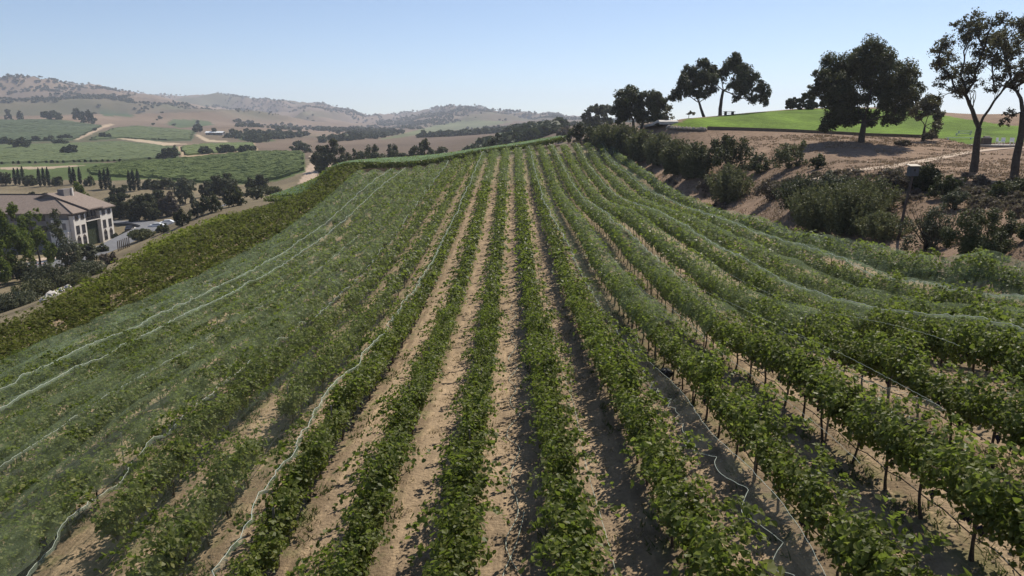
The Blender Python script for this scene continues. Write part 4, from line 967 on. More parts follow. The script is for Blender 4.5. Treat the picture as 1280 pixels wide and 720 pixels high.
# ------------------------------------------------------------------ roads, paths, kerb
def resamp(px, n):
    px = np.array(px, float); L = np.concatenate([[0], np.cumsum(np.hypot(*np.diff(px, axis=0).T))]); t = np.linspace(0, L[-1], n)
    return np.stack([np.interp(t, L, px[:, 0]), np.interp(t, L, px[:, 1])], 1)
def ribbon(name, C, width, off, mat, nw=5, label=None, kind='structure', cat=None, height=0, sub=2.0):
    C = np.array(C, float)[:, :2]; L = np.concatenate([[0], np.cumsum(np.hypot(*np.diff(C, axis=0).T))]); n = max(6, int(L[-1] / sub))
    t = np.linspace(0, L[-1], n); P = np.stack([np.interp(t, L, C[:, 0]), np.interp(t, L, C[:, 1])], 1)
    for _ in range(3): P[1:-1] = (P[:-2] + P[1:-1] * 2 + P[2:]) / 4
    T = np.gradient(P, axis=0); T /= np.linalg.norm(T, axis=1)[:, None]; Nn = np.stack([-T[:, 1], T[:, 0]], 1)
    s = np.linspace(-.5, .5, nw) * width
    X = P[:, None, 0] + Nn[:, None, 0] * s; Y = P[:, None, 1] + Nn[:, None, 1] * s
    Zc = H(X, Y).max(1)[:, None] if width < 8 else H(X, Y)
    Z = Zc + off + 0 * X
    V = np.stack([X, Y, Z], -1).reshape(-1, 3)
    i = np.arange(n - 1)[:, None] * nw; j = np.arange(nw - 1)[None]
    Fa = np.stack([i + j, i + nw + j, i + nw + j + 1, i + j + 1], -1).reshape(-1, 4)
    Vb = V - [0, 0, max(.5, height)]; m = len(V)
    sides = []
    for a in range(n - 1):
        for c in (0, nw - 1): sides.append((a * nw + c, (a + 1) * nw + c, (a + 1) * nw + c + m, a * nw + c + m))
    for c in range(nw - 1):
        for a in (0, n - 1): sides.append((a * nw + c, a * nw + c + 1, a * nw + c + 1 + m, a * nw + c + m))
    o = mobj(name, mesh_np(name, np.concatenate([V, Vb]), [Fa, np.array(sides)], mat)); tag(o, label, cat, kind=kind); return o
W = lambda u, v, dm=100: hit(u, v, dm)[0]
rd = [(-124,105),(-112,125),(-105,140),(-99,155),(-97,168),(-98,182),(-100,195),(-106,207),(-114,216),(-124,222),(-140,226)]
ribbon('road', rd, 6.6, .06, M['asphalt'], label='grey asphalt drive curving past the hotel')
ribbon('road', [(-103,200),(-97,208),(-92,216),(-90,224)], 12, .09, M['asphalt'], label='grey asphalt parking apron behind the bend')
kb = [(x - 4.0, y + .5) for x, y in rd[1:8]]
ribbon('kerb', kb, .55, .17, M['redkerb'], nw=2, label='red painted kerb along the hotel side of the drive')
ribbon('pavement', [(x - 1.7, y) for x, y in kb], 2.4, .13, M['concrete'], nw=3, label='pale footpath between the kerb and the hotel')
ribbon('terrace', [(-113,146),(-107,158),(-104.5,168)], 4.5, .14, M['dirt_path'], nw=3, label='sandy terrace below the hotel corner')
trk = [hit(u, v, 30)[0][:2] for u, v in [(1020,226),(1060,216),(1110,209),(1150,202),(1190,194),(1215,190),(1250,186),(1290,184)]]
ribbon('path', trk, 1.7, .03, M['dirt_path'], label='pale worn footpath across the brown slope', sub=1.0)
pth = [hit(u, v, 60)[0][:2] for u, v in [(806,160),(822,158.6),(836,158)]]
ribbon('landing', pth, 3.4, .12, M['concrete'], label='pale concrete landing at the tip of the lawn', sub=1.0)

# ------------------------------------------------------------------ hotel
def rot_box(b, c, d): b.box(c, d)
def hotel():
    gz = -29.7; X0 = -109.0
    root = empty('hotel_building', (X0, 181, gz)); tag(root, 'three-storey cream and grey hotel with brown tiled roofs beside the drive', 'building')
    O = np.array([X0, 181, gz])
    def P(name, b, mat, par=root): 
        o = b.obj(name, M[mat], par, loc=(0, 0, 0)); return o
    # local coordinates: x towards the vineyard, y along the facade, z up
    w1 = MB()
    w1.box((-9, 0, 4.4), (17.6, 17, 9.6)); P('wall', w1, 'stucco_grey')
    for (ya, yb, nm) in ((-8.3, -3.2, 1), (3.2, 8.9, 2)):
        b = MB(); cy = (ya + yb) / 2; b.box((.45, cy, 4.2), (1.1, yb - ya, 8.8)); P('bay_wall', b, 'stucco')
        for z, hh_ in ((8.0, 1.1), (5.0, 2.0), (1.9, 2.1)):
            for yy in (cy - (yb - ya) * .23, cy + (yb - ya) * .23):
                f = MB(); fw = 1.25
                f.box((1.03, yy - fw / 2, z), (.12, .1, hh_)); f.box((1.03, yy + fw / 2, z), (.12, .1, hh_)); f.box((1.035, yy, z + hh_ / 2), (.12, fw + .1, .1)); f.box((1.035, yy, z - hh_ / 2), (.16, fw + .2, .1)); f.box((1.03, yy, z), (.08, .06, hh_ - .1))
                fo = P('window', f, 'trim')
                g = MB(); g.box((1.0, yy, z), (.06, fw - .1, hh_ - .1)); P('pane', g, 'glass', fo)
                if z < 2:
                    a = MB(); t = np.linspace(0, math.pi, 9); vv_ = [(1.005, yy + .62 * math.cos(q), z + hh_ / 2 + .62 * math.sin(q)) for q in t]
                    vv_ += [(.9, y_, z_) for _, y_, z_ in vv_]; n_ = 9
                    a.add(np.array(vv_), np.array([(q, q + 1, q + 1 + n_, q + n_) for q in range(8)])); a.f.setdefault(9, []).append(np.array([list(range(9))]))
                    P('arch', a, 'trim')
    # middle recess: dark loggia with balcony
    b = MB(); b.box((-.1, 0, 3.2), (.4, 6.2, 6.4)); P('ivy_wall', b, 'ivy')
    b = MB(); b.box((.4, 0, 6.6), (1.4, 6.3, .2)); bo = P('balcony', b, 'stucco')
    b = MB(); b.box((1.05, 0, 7.5), (.06, 6.3, .07))
    for q in np.linspace(-3, 3, 19): b.box((1.05, q, 7.1), (.04, .05, .8))
    P('railing', b, 'trim', bo)
    for q in (-1.8, 0, 1.8):
        f = MB(); f.box((.14, q, 7.9), (.08, 1.3, 2.0)); fo = P('window', f, 'trim'); g = MB(); g.box((.2, q, 7.9), (.05, 1.05, 1.8)); P('pane', g, 'glass', fo)
    # end wall facing the camera: pale lower block
    b = MB(); b.box((-2.0, -9.1, 2.1), (4.2, 1.4, 4.9)); b.box((-2.0, -9.0, 4.7), (4.5, 1.7, .25)); P('bay_wall', b, 'stucco')
    b = MB(); b.box((-2.0, -8.8, 6.2), (4.0, .8, 2.9)); P('bay_wall', b, 'stucco')
    for q in (-3.2, -.9):
        f = MB(); f.box((q, -9.24, 6.1), (.9, .1, 1.6)); fo = P('shutter', f, 'stucco_grey')
    for q in (-6.5, -10, -13.5):
        for z in (2.2, 5.4, 8.2):
            f = MB(); f.box((q, -8.54, z), (1.5, .1, 1.6)); fo = P('window', f, 'trim'); g = MB(); g.box((q, -8.6, z), (1.25, .05, 1.35)); P('pane', g, 'glass', fo)
    # roofs: stepped gables with the ridge along the facade
    def gable(xe, xr, xw, ya, yb, ze, zr, name='roof'):
        b = MB(); t = .28
        for (xa, za, xb_, zb_) in ((xe, ze, xr, zr), (xw, ze, xr, zr)):
            V = np.array([(xa, ya, za), (xa, yb, za), (xb_, yb, zb_), (xb_, ya, zb_)]); V = np.concatenate([V, V - [0, 0, t]])
            b.add(V, [(0,1,2,3),(7,6,5,4),(0,4,5,1),(1,5,6,2),(2,6,7,3),(3,7,4,0)])
        ro = P(name, b, 'rooftile')
        g = MB(); 
        for y_ in (ya + .5, yb - .5): g.add(np.array([(xe - .9, y_, ze - .1), (xw + .9, y_, ze - .1), (xr, y_, zr - t - .02)]), [(0, 1, 2)])
        P('gable_wall', g, 'stucco_grey'); return ro
    b = MB(); V = np.array([(1.6, -9.4, 9.3), (1.6, -3.0, 9.3), (-6.0, -3.0, 12.27)]); V = np.concatenate([V, V - [0, 0, .28]]); b.add(V, [(0, 1, 2), (5, 4, 3)]); b.add(V, [(0, 3, 4, 1), (0, 2, 5, 3)]); P('roof', b, 'rooftile')
    gable(1.9, -8.2, -18.6, -3.0, 3.6, 9.75, 13.6); gable(1.7, -8.4, -18.4, 3.6, 9.6, 9.35, 13.1)
    f = MB(); f.box((1.55, 0, 9.15), (.12, 19, .22)); P('fascia', f, 'trim')
    c = MB(); c.box((-6.5, 1.5, 13.2), (1.6, 3.0, 2.4)); ch = P('chimney', c, 'stucco_grey'); c = MB(); c.box((-5.6, 3.3, 13.2), (.5, .5, 2.8)); P('flue', c, 'stucco', ch)
    # long west wing, ridge along x
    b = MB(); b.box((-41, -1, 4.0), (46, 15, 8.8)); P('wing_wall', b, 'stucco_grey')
    b = MB(); t = .28
    for (ya, za, yb_, zb_) in ((-9.4, 9.3, -1, 13.2), (7.4, 9.3, -1, 13.2)):
        V = np.array([(-65, ya, za), (1.6 if ya < 0 else -17, ya, za), (-8.4 if ya < 0 else -17, yb_, zb_), (-65, yb_, zb_)]); V = np.concatenate([V, V - [0, 0, t]])
        b.add(V, [(0,1,2,3),(7,6,5,4),(0,4,5,1),(1,5,6,2),(2,6,7,3),(3,7,4,0)])
    P('roof', b, 'rooftile')
    b = MB(); b.tube(np.array([(-65, -1, 13.25), (-8.4, -1, 13.25), (1.6, -9.4, 9.35)]), .16, 6); P('ridge_cap', b, 'trim')
    for q in np.arange(-21, -62, -4.2):
        for z in (2.0, 5.0, 7.6):
            f = MB(); f.box((q, -8.54, z), (1.4, .1, 1.6)); fo = P('window', f, 'trim'); g = MB(); g.box((q, -8.6, z), (1.15, .05, 1.35)); P('pane', g, 'glass', fo)
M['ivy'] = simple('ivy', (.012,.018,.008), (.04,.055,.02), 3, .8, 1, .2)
hotel()
# hotel yard walls and further roofs at the left edge
def car(x, y, rz, mat, label):
    z = h(x, y) + .07; root = empty('parked_car', (x, y, z), rz); tag(root, label, 'car', 'cars parked by the hotel drive')
    prof = [(-2.2,.35),(-2.25,.8),(-1.9,.95),(-1.3,1.0),(-.8,1.42),(.7,1.45),(1.5,1.02),(2.15,.85),(2.25,.4)]
    V = []; 
    for s_ in (-.88, .88):
        V += [(px_, s_ * (1 if pz < 1.05 else .82), pz) for px_, pz in prof]
    n_ = len(prof); b = MB(); b.add(np.array(V), np.array([(q, q + 1, q + 1 + n_, q + n_) for q in range(n_ - 1)] + [(n_ - 1, 0, n_, 2 * n_ - 1)]))
    b.f[9] = [np.array([list(range(n_))[::-1], list(range(n_, 2 * n_))])]
    b.obj('body', M[mat], root)
    g = MB(); g.add(np.array([(-1.24,-.84,1.0),(-.78,-.745,1.38),(.66,-.745,1.40),(1.4,-.84,1.02),(-1.24,.84,1.0),(-.78,.745,1.38),(.66,.745,1.40),(1.4,.84,1.02)]) * [1, 1.03, 1.0], [(0,1,2,3),(4,7,6,5),(2,6,7,3),(1,0,4,5)]); g.obj('window', M['glass'], root)
    for wx in (-1.35, 1.4):
        for wy in (-.86, .86):
            t = MB(); t.tube(np.array([(0, -.11, 0), (0, .11, 0)]), .33, 12); t.obj('wheel', M['tyre'], root, loc=(wx, wy, .33))
p_ = W(197, 285.5, 110); print('car', p_)
car(p_[0], p_[1], .2, 'carwhite', 'white car parked at the far side of the lot behind the vines')
car(p_[0] + 1.2, p_[1] + 3.6, .2, 'carwhite', 'second white car parked behind the first at the lot edge')
car(-111, 203, 1.9, 'cardark', 'dark car parked where the drive bends behind the hotel')
# timber stakes on the stony bank, boulders
def stake(u, v, i):
    p, d = hit(u, v, 60); b = MB(); b.tube(np.array([(0, 0, -.3), (.02, 0, 1), (.05, .02, 2.4)]), [.13, .12, .1], 6); o = b.obj('timber_stake', M['timber'], None, loc=tuple(p))
    tag(o, '%s timber stake from the left on the bank beside the drive' % ordw(i + 1), 'stake', 'timber stakes on the bank')
for i in range(7): stake(148 + i * 2.3, 314 - i * .9, i)
def boulder(p, r, label, group, mat='stone'):
    b = MB(); n_ = 7; ring = []
    V = [(0, 0, .8)]; 
    for j, (zz, rr_) in enumerate(((.55, .6), (.1, 1.0), (-.4, .8))):
        for q in range(n_): a = q * 2 * math.pi / n_ + j * .3; k = rng.uniform(.8, 1.15); V.append((rr_ * k * math.cos(a), rr_ * k * math.sin(a) * .8, zz * rng.uniform(.85, 1.1)))
    b.add(np.array(V) * r, [(0, 1 + q, 1 + (q + 1) % n_) for q in range(n_)])
    b.f[4] = [np.array([(1 + j * n_ + q, 1 + (j + 1) * n_ + q, 1 + (j + 1) * n_ + (q + 1) % n_, 1 + j * n_ + (q + 1) % n_) for j in range(2) for q in range(n_)])]
    o = b.obj('boulder', M[mat], None, loc=tuple(p)); o.rotation_euler = (0, 0, rng.uniform(0, 6)); tag(o, label, 'rock', group)
for i, u in enumerate([836,840.5,845,849,853.5,858,862.5,867,871.5,876,880.5]):
    boulder(hit(u, 161.2 + i * .22, 60)[0] + [0, 0, .2], rng.uniform(.45, .7), '%s boulder from the landing in the row under the lawn edge' % ordw(i + 1), 'boulders edging the lawn')
for i, (u, v, r) in enumerate([(64,373,1.0),(70,370,.7),(77,365,.6),(55,377,.5),(85,361,.6),(92,357,.5)]):
    boulder(hit(u, v, 60)[0] + [0, 0, .2], r, ['biggest pale boulder on the lower left bank','pale boulder right of the biggest one on the lower left bank','small boulder third up the lower left bank','small boulder left of the biggest one on the bank','boulder fourth up the lower left bank','topmost boulder of the lower left bank'][i], 'boulders on the left bank', 'concrete')

# low retaining wall under the lawn
wl = [hit(u, v, 60)[0][:2] for u, v in [(884,161.5),(920,162.5),(960,164),(1000,165.5),(1022,166.5),(1060,168.5),(1100,170.5),(1135,171.5),(1172,173)]]
ribbon('retaining_wall', wl, .35, .45, M['timber'], nw=2, label='low dark retaining wall along the lower edge of the lawn', kind=None, cat='wall', sub=1.0)

# patio at the right edge
pc_ = pt(1243, 179, 99); pc_[2] = h(pc_[0], pc_[1])
root = empty('patio', pc_); tag(root, 'round stone patio platform between the two thin oaks', 'patio')
b = MB(); n_ = 24; a_ = np.arange(n_) * 2 * math.pi / n_; rad = 3.1
V = [(rad * math.cos(q), rad * math.sin(q), .1) for q in a_] + [(rad * math.cos(q), rad * math.sin(q), -1.0) for q in a_]
b.add(np.array(V), [(q, (q + 1) % n_, n_ + (q + 1) % n_, n_ + q) for q in range(n_)]); b.obj('stone_wall', M['stone'], root)
b = MB(); b.f[n_] = []; b.add(np.array([(rad * .97 * math.cos(q), rad * .97 * math.sin(q), .12) for q in a_]), [tuple(range(n_))]); b.obj('paving', M['concrete'], root)
def grill():
    r_ = empty('outdoor_kitchen', pc_ + [-1.2, 0, .12]); tag(r_, 'dark barbecue counter with a pale top on the patio', 'barbecue')
    b = MB(); b.box((0, 0, .45), (1.1, .7, .9)); b.obj('cabinet', M['trim'], r_); b = MB(); b.box((0, 0, .95), (1.3, .85, .08)); b.obj('counter_top', M['concrete'], r_)
    b = MB(); b.tube(np.array([(-.4,0,1.0),(.4,0,1.0)]), .2, 10); b.obj('lid', M['steel'], r_)
grill()
def chair(dx, dy, rz, label):
    r_ = empty('patio_chair', pc_ + [dx, dy, .12], rz); tag(r_, label, 'chair', 'chairs on the stone patio')
    b = MB(); b.box((0, 0, .44), (.5, .5, .05)); b.obj('seat', M['white_metal'], r_); b = MB(); b.box((0, .25, .72), (.5, .05, .5)); b.obj('backrest', M['white_metal'], r_)
    for sx in (-.21, .21):
        for sy in (-.21, .21): b = MB(); b.box((sx, sy, .21), (.04, .04, .42)); b.obj('leg', M['white_metal'], r_)
chair(.3, -.4, .4, 'white patio chair nearest the barbecue counter'); chair(1.2, .2, -1, 'white patio chair in the middle of the paving'); chair(1.9, -.8, 2.4, 'white patio chair at the right rim of the paving')
def bench(u, v, wm, label):
    p, d = hit(u, v, 90); r_ = empty('bench', p); tag(r_, label, 'bench', 'low white benches on the lawn')
    b = MB(); b.box((0, 0, .30), (wm, .35, .06)); b.obj('seat', M['white_metal'], r_)
    for s_ in (-1, 1): b = MB(); b.box((s_ * wm * .42, 0, .13), (.08, .3, .3)); b.obj('leg', M['white_metal'], r_)
bench(1206, 166, 2.4, 'upper long white bench on the lawn left of the thin oak trunk'); bench(1204, 169, 2.6, 'middle long white bench on the lawn left of the thin oak trunk'); bench(1199, 174.5, 4.2, 'lowest and longest white bench on the lawn left of the thin oak')

# picnic table under the drooping oak
def picnic():
    p = pt(911, 146, 150); p[2] = h(p[0], p[1]); r_ = empty('picnic_table', p); tag(r_, 'dark picnic table on the lawn skyline right of the drooping oak', 'picnic table')
    b = MB(); b.box((0, 0, .76), (2.4, .9, .08)); b.obj('tabletop', M['trim'], r_)
    for s_ in (-1, 1): b = MB(); b.box((0, s_ * .85, .44), (2.2, .3, .06)); b.obj('bench_seat', M['trim'], r_)
    for s_ in (-1, 1): b = MB(); b.box((s_ * .75, 0, .36), (.35, .8, .72)); b.obj('leg', M['trim'], r_)
picnic()
# nest box on a leaning pole
def nest():
    p, d = hit(1122, 300, 25); r_ = empty('nest_box', p); tag(r_, 'grey wooden owl nest box on a tall leaning pole in the bushes', 'nest box'); m = d / F
    b = MB(); b.tube(np.array([(0, 0, -.3), (4.5 * m, 0, 45 * m), (9 * m, 0, 82 * m)]), [.095, .085, .075], 6); b.obj('pole', M['trim'], r_)
    bx_ = MB(); bx_.box((8.5 * m, 0, 85 * m), (.56, .42, .62)); bo = bx_.obj('box_body', M['boxwood'], r_)
    rf = MB(); V = np.array([(-.36,-.32,.30),(.36,-.32,.30),(.36,.3,.4),(-.36,.3,.4),(-.36,-.32,.35),(.36,-.32,.35),(.36,.3,.45),(-.36,.3,.45)]) + [8.5 * m, 0, 85 * m]; rf.add(V, [(0,3,2,1),(4,5,6,7),(0,1,5,4),(1,2,6,5),(2,3,7,6),(3,0,4,7)]); rf.obj('roof', M['steel'], bo)
    e = MB(); t_ = np.arange(12) * math.pi / 6; e.f[12] = []; e.add(np.stack([8.5 * m + .08 * np.cos(t_), 0 * t_ - .213, 85 * m + .08 + .08 * np.sin(t_)], 1), [tuple(range(12))]); e.obj('entrance_hole', M['blackbag'], bo)
nest()
def bag():
    x, y = 4.95, 20.6; b = MB(); P, _ = lobe_leaves((0, 0, 0), .3, 60, .1); n_ = 10
    V = []; 
    for j, (zz, rr_) in enumerate(((-.16, .05), (-.1, .2), (.02, .24), (.12, .14), (.18, .03))):
        for q in range(n_): a = q * 2 * math.pi / n_; k = rng.uniform(.7, 1.3); V.append((rr_ * k * math.cos(a), rr_ * k * math.sin(a), zz + rng.normal(0, .02)))
    b.add(np.array(V), [(j * n_ + q, j * n_ + (q + 1) % n_, (j + 1) * n_ + (q + 1) % n_, (j + 1) * n_ + q) for j in range(4) for q in range(n_)])
    p, d = hit(832, 466); k = (d - 3.6) / d
    o = b.obj('black_bundle', M['blackbag'], None, loc=(p[0] * k, p[1] * k, p[2] * k)); tag(o, 'small crumpled black bundle caught in the zigzag net edge', 'bundle')
bag()
# white barn in the valley
def barn():
    p = pt(270, 176.5, 900); p[2] = h(p[0], p[1]) - .5; r_ = empty('barn', p); tag(r_, 'long low white-roofed barn on the tan slope across the valley', 'barn')
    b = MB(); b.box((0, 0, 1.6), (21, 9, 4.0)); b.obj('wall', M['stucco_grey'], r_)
    b = MB()
    for s_ in (-1, 1):
        V = np.array([(-11.5, s_ * 5.2, 3.5), (11.5, s_ * 5.2, 3.5), (11.5, 0, 5.2), (-11.5, 0, 5.2)]); V = np.concatenate([V, V - [0, 0, .2]]); b.add(V, [(0,1,2,3),(7,6,5,4),(0,4,5,1),(1,5,6,2),(2,6,7,3),(3,7,4,0)])
    b.obj('roof', M['white_metal'], r_)
    for q in (-6, 0, 6): b = MB(); b.box((q, -4.52, 1.5), (3, .1, 3)); b.obj('door', M['trim'], r_)
barn()

# ------------------------------------------------------------------ distant vineyards (clipped rows)
def vine_field(name, label, px, ang, sp, hgt, wid, mat, step=2.5, gap=0.0):
    P = wpoly(px, 5); ca, sa = math.cos(ang), math.sin(ang)
    Q = P @ np.array([[ca, -sa], [sa, ca]])             # rows along local x
    mb_v = []; mb_f = []; n0 = 0
    for yy in np.arange(Q[:, 1].min(), Q[:, 1].max(), sp):
        xs = np.arange(Q[:, 0].min(), Q[:, 0].max(), step)
        if len(xs) < 2: continue
        loc = np.stack([xs, np.full_like(xs, yy)], 1); Wd = loc @ np.array([[ca, sa], [-sa, ca]])
        m_ = inside(P, Wd[:, 0], Wd[:, 1]) & (rng.random(len(xs)) > gap)
        if not m_.any(): continue
        zc = H(Wd[:, 0], Wd[:, 1]); n_ = len(xs)
        hh_ = hgt * (1 + rng.normal(0, .16, n_)); ww = wid * (1 + rng.normal(0, .2, n_))
        sd_ = np.array([-sa, ca])
        pr = [(-.5, -.2), (-.42, .75), (0, 1), (.42, .75), (.5, -.2)]
        V = np.stack([np.concatenate([Wd + sd_ * (a * ww)[:, None] + rng.normal(0, .12, (n_, 2)), (zc + b_ * hh_)[:, None]], 1) for a, b_ in pr], 1)
        ok = np.where(m_[:-1] & m_[1:])[0] if gap == 0 else np.where(m_[:-1])[0][::2]
        i = ok[:, None] * 5 + n0; j = np.arange(4)[None]
        mb_v.append(V.reshape(-1, 3)); mb_f.append(np.stack([i + j, i + j + 1, i + 5 + j + 1, i + 5 + j], -1).reshape(-1, 4)); n0 += n_ * 5
    o = mobj(name, mesh_np(name, np.concatenate(mb_v), np.concatenate(mb_f), M[mat])); tag(o, label, 'vineyard', None, 'stuff')
M['field_green'] = simple('field_green', (.055,.085,.018), (.12,.155,.032), .25, .8, 1.0, .5, detail=8)
M['field_mid'] = simple('field_mid', (.05,.075,.025), (.10,.125,.04), .12, .8, .8, .5, detail=8)
M['field_dark'] = simple('field_dark', (.04,.06,.025), (.075,.1,.04), .08, .8, .8, .5, detail=8)
vine_field('distant_vines', 'bright green vineyard block across the hollow behind the olive rows', [(108,213),(150,205),(225,200),(320,191),(379,191.5),(381,213),(350,224),(310,230),(240,228),(190,223),(150,222),(112,219)], R(20), 2.6, 1.7, 1.5, 'field_green', 2.2)
vine_field('distant_vines', 'mid green vineyard flats behind the cypress trios', [(-30,183),(100,180),(150,178),(192,182),(222,186),(215,197),(150,202),(60,204),(-30,206)], R(75), 4.5, 1.6, 2.6, 'field_mid', 4)
vine_field('distant_vines', 'dark green vineyard on the slope below the brown knoll', [(-30,151),(60,150),(90,153),(128,157.5),(99,172),(90,176),(0,177),(-30,179)], R(60), 6, 1.7, 3.6, 'field_dark', 6)
vine_field('distant_vines', 'upper green vineyard right of the forked farm track', [(110,176),(142,161),(170,158),(243,164),(239,175),(205,176),(150,173)], R(60), 6, 1.7, 3.6, 'field_mid', 6)
vine_field('young_vines', 'widely spaced young vine rows on tan soil around the white barn', [(226,184),(255,181),(316,179),(320,187),(290,190),(229,195)], R(70), 6, 1.6, 2.0, 'field_green', 4, gap=.0)

# ------------------------------------------------------------------ woods on the far hills
def woods():
    n = 150000
    az = rng.uniform(R(-48), R(16), n); r = np.exp(rng.uniform(math.log(900), math.log(4800), n))
    X = r * np.sin(az); Y = r * np.cos(az)
    m1 = fbm(X / 260, Y / 420, 3, 80) + .35 * fbm(X / 1300, Y / 1300, 2, 84)
    thr = .5 - np.clip((r - 1500) / 5000, 0, .2) - np.where((az > R(-23)) & (r > 900), .30, 0)
    keep = m1 > thr
    keep |= (rng.random(n) < .004) & (r > 1100)
    nogo = [wpoly(p, 8) for p in ([(-30,183),(100,180),(192,182),(222,186),(215,197),(60,204),(-30,206)], [(-30,149),(60,148),(90,151),(130,156),(99,172),(90,178),(-30,179)], [(108,177),(142,160),(170,156),(245,162),(239,177),(205,178),(150,175)], [(226,184),(255,178),(262,172),(290,172),(318,179),(322,188),(229,197)], [(470,175),(540,158),(590,150),(640,152),(600,160),(500,172)], [(-30,130),(30,128),(75,131),(92,150),(60,150),(-30,150)])]
    nogo.append(wpoly([(60,213),(150,203),(225,198),(320,189),(384,190),(384,214),(350,227),(310,233),(240,231),(150,224)], 8))
    for P in nogo: keep &= ~inside(P, X, Y)
    az2 = rng.uniform(R(-21), R(4), 9000); r2 = np.exp(rng.uniform(math.log(430), math.log(2600), 9000)); X2, Y2 = r2 * np.sin(az2), r2 * np.cos(az2)
    k2 = (fbm(X2 / 110, Y2 / 240, 3, 90) > .2)
    for P in nogo[:5] + nogo[6:]: k2 &= ~inside(P, X2, Y2)
    X2, Y2, r2 = X2[k2], Y2[k2], r2[k2]
    X, Y, r = X[keep][:20000], Y[keep][:20000], r[keep][:20000]
    X = np.concatenate([X, X2]); Y = np.concatenate([Y, Y2]); r = np.concatenate([r, r2])
    Z = H(X, Y); keep2 = Z > -25; X, Y, Z, r = X[keep2], Y[keep2], Z[keep2], r[keep2]
    print('woods', len(X))
    VV = []; FF = []; n0 = 0
    for v_ in range(1):
        pass
    cl = []
    for q in range(6):
        P, Nn = lobe_leaves((0, 0, .55), .62, 44, .4, .8, .35, 5); V, Fa = leaves(P, Nn, .62, 1, .5); cl.append((V, Fa))
    for x, y, z, rr_ in zip(X, Y, Z, r):
        V, Fa = cl[int(rng.integers(6))]; s_ = rng.uniform(3.2, 8.5) * (1 + .25 * (rr_ > 2500))
        a = rng.uniform(0, 6.28); ca, sa = math.cos(a), math.sin(a)
        V = (V * [s_, s_, s_ * .85]) @ np.array([[ca, sa, 0], [-sa, ca, 0], [0, 0, 1]]) + [x, y, z]
        VV.append(V); FF.append(Fa + n0); n0 += len(V)
    o = mobj('woods', mesh_np('woods', np.concatenate(VV), np.concatenate(FF), M['far_wood'])); tag(o, 'dark oak woods scattered over the distant hills', 'woods', None, 'stuff')
woods()

# ------------------------------------------------------------------ dry grass and weeds
def grass():
    P = []; 
    n = 42000
    y = 6 + 44 * rng.random(n) ** 1.6; x = rng.uniform(-.68, .68, n) * (y + 8)
    ph = np.abs(((x / S) % 1) - .5)
    cl = vnoise(x * 1.3, y * 1.3, 5) + .5 * vnoise(x * 5, y * 5, 6)
    weed = (ph < .22) & (cl > .25); dry = (cl > .0) & (rng.random(n) < .5)
    weed = weed & (x > -26) & (x < 21); dry = dry & ~weed & (x > -28) & (x < 21.5)
    for m_, mat, nm, lab, hg in ((dry, 'straw', 'dry_grass', 'dry straw tufts on the dirt lanes', .07), (weed, 'weed', 'weeds', 'low green weeds along the feet of the vines', .11)):
        xx, yy = x[m_], y[m_]; zz = H(xx, yy); k = len(xx); rep = 4
        xx = np.repeat(xx, rep) + rng.normal(0, .06, k * rep); yy = np.repeat(yy, rep) + rng.normal(0, .06, k * rep); zz = np.repeat(zz, rep); k *= rep
        a = rng.uniform(0, 6.28, k); hh_ = hg * rng.uniform(.5, 1.8, k); wv = .006 + .0006 * yy + (.008 if nm == 'weeds' else 0)
        dx, dy = np.cos(a), np.sin(a); lx, ly = rng.normal(0, .7, k) * hh_, rng.normal(0, .7, k) * hh_
        V = np.stack([np.stack([xx - dx * wv, yy - dy * wv, zz], 1), np.stack([xx + dx * wv, yy + dy * wv, zz], 1), np.stack([xx + lx, yy + ly, zz + hh_], 1)], 1).reshape(-1, 3)
        o = mobj(nm, mesh_np(nm, V, np.arange(3 * k).reshape(-1, 3), M[mat])); tag(o, lab, 'grass', None, 'stuff')
    # rough dry grass over the brown right-hand slope
    n = 26000
    y = rng.uniform(24, 125, n); x = y * rng.uniform(.14, .9, n); ok = (x > 21.8); x, y = x[ok], y[ok]
    lawnp = wpoly([(835,158),(900,161),(960,163.3),(1022,166),(1080,168.5),(1135,170.5),(1180,173),(1212,181),(1240,179),(1280,178),(1290,120),(835,120)])
    cl = vnoise(x * .25, y * .25, 15) + .6 * vnoise(x * .9, y * .9, 16); ok = (cl > -.05) & ~inside(lawnp, x, y) & ~((y > 118) & (x < 60)); x, y = x[ok], y[ok]
    zz = H(x, y); k = len(x); rep = 5; x = np.repeat(x, rep) + rng.normal(0, .18, k * rep); y = np.repeat(y, rep) + rng.normal(0, .18, k * rep); zz = H(x, y); k *= rep
    a = rng.uniform(0, 6.28, k); hh_ = .10 * rng.uniform(.4, 2, k); wv = .02 + .0006 * y
    V = np.stack([np.stack([x - np.cos(a) * wv, y - np.sin(a) * wv, zz], 1), np.stack([x + np.cos(a) * wv, y + np.sin(a) * wv, zz], 1), np.stack([x + rng.normal(0, .1, k), y + rng.normal(0, .1, k), zz + hh_], 1)], 1).reshape(-1, 3)
    o = mobj('dry_grass', mesh_np('dry_grass', V, np.arange(3 * k).reshape(-1, 3), M['drygrass'])); tag(o, 'rough brown dry grass on the slope right of the vineyard', 'grass', None, 'stuff')
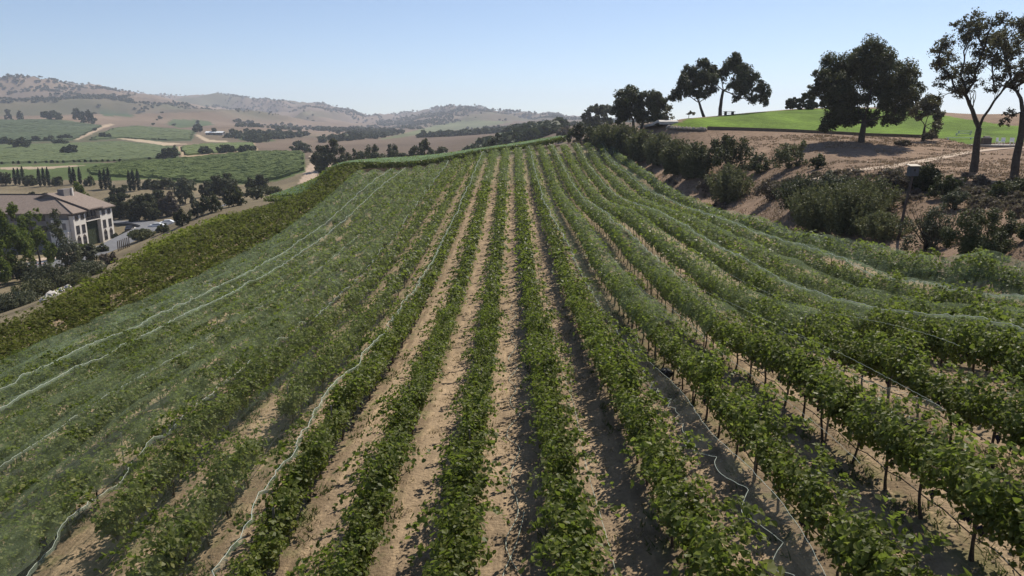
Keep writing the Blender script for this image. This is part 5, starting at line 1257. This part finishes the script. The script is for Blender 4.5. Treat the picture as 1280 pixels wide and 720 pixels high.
def scrub():
    VV = []; FF = []; n0 = 0
    for px, nn in (([(955,232),(1010,222),(1090,214),(1150,222),(1160,250),(1100,262),(1000,255),(960,250)], 120), ([(1195,236),(1280,232),(1280,262),(1215,262)], 90), ([(720,176),(800,190),(880,232),(940,258),(900,262),(830,228),(760,196),(715,184)], 150), ([(1195,225),(1290,225),(1290,300),(1255,300),(1200,262)], 35)):
        P = wpoly(px); lo = P.min(0); hi = P.max(0); q = rng.uniform(lo, hi, (nn * 5, 2)); q = q[inside(P, q[:, 0], q[:, 1])][:nn]
        for x, y in q:
            d = y; ls = 2.0 * d / F; r_ = rng.uniform(.35, .8); Pn, Nn = lobe_leaves((x, y, h(x, y) + r_ * .3), r_, int(34 * (r_ / ls) ** 2 * .5 + 20), ls, .8, .6, 6)
            V, Fa = leaves(Pn, Nn, ls, 1, .8); VV.append(V); FF.append(Fa + n0); n0 += len(V)
    o = mobj('dry_scrub', mesh_np('dry_scrub', np.concatenate(VV), np.concatenate(FF), M['scrub'])); tag(o, 'dead purplish-brown scrub covering the bank between the bushes', 'scrub', None, 'stuff')
M['scrub'] = leafmat('scrub', (.12,.088,.075), (.19,.145,.12), (.26,.21,.16), trans=.3, spec=.1)
scrub()
def clods():
    n = 9000; y = 7 + 34 * rng.random(n) ** 1.5; x = rng.uniform(-.7, .7, n) * (y + 5); ok = (x > -27) & (x < 20.5) & (vnoise(x * 1.7, y * 1.7, 31) > -.25); x, y = x[ok], y[ok]; n = len(x)
    s_ = .012 + .03 * rng.random(n) ** 3; z = H(x, y)
    o8 = np.array([(1,0,0),(0,1,0),(-1,0,0),(0,-1,0),(0,0,.8),(0,0,-.8)]); fq = np.array([(0,1,4),(1,2,4),(2,3,4),(3,0,4),(1,0,5),(2,1,5),(3,2,5),(0,3,5)])
    V = (o8[None] * (1 + rng.normal(0, .2, (n, 6, 3)))) * s_[:, None, None] + np.stack([x, y, z + s_ * .3], 1)[:, None]
    o = mobj('gravel', mesh_np('gravel', V.reshape(-1, 3), (np.arange(n)[:, None, None] * 6 + fq[None]).reshape(-1, 3), M['clod'])); tag(o, 'small clods and stones scattered on the dirt lanes', 'stones', None, 'stuff')
M['clod'] = simple('clod', (.20,.145,.10), (.42,.32,.23), 4, .95, .4, .01)
clods()
M['drygrass'] = leafmat('drygrass', (.24,.16,.11), (.33,.235,.165), (.44,.34,.24), trans=.15, spec=.1)
grass()
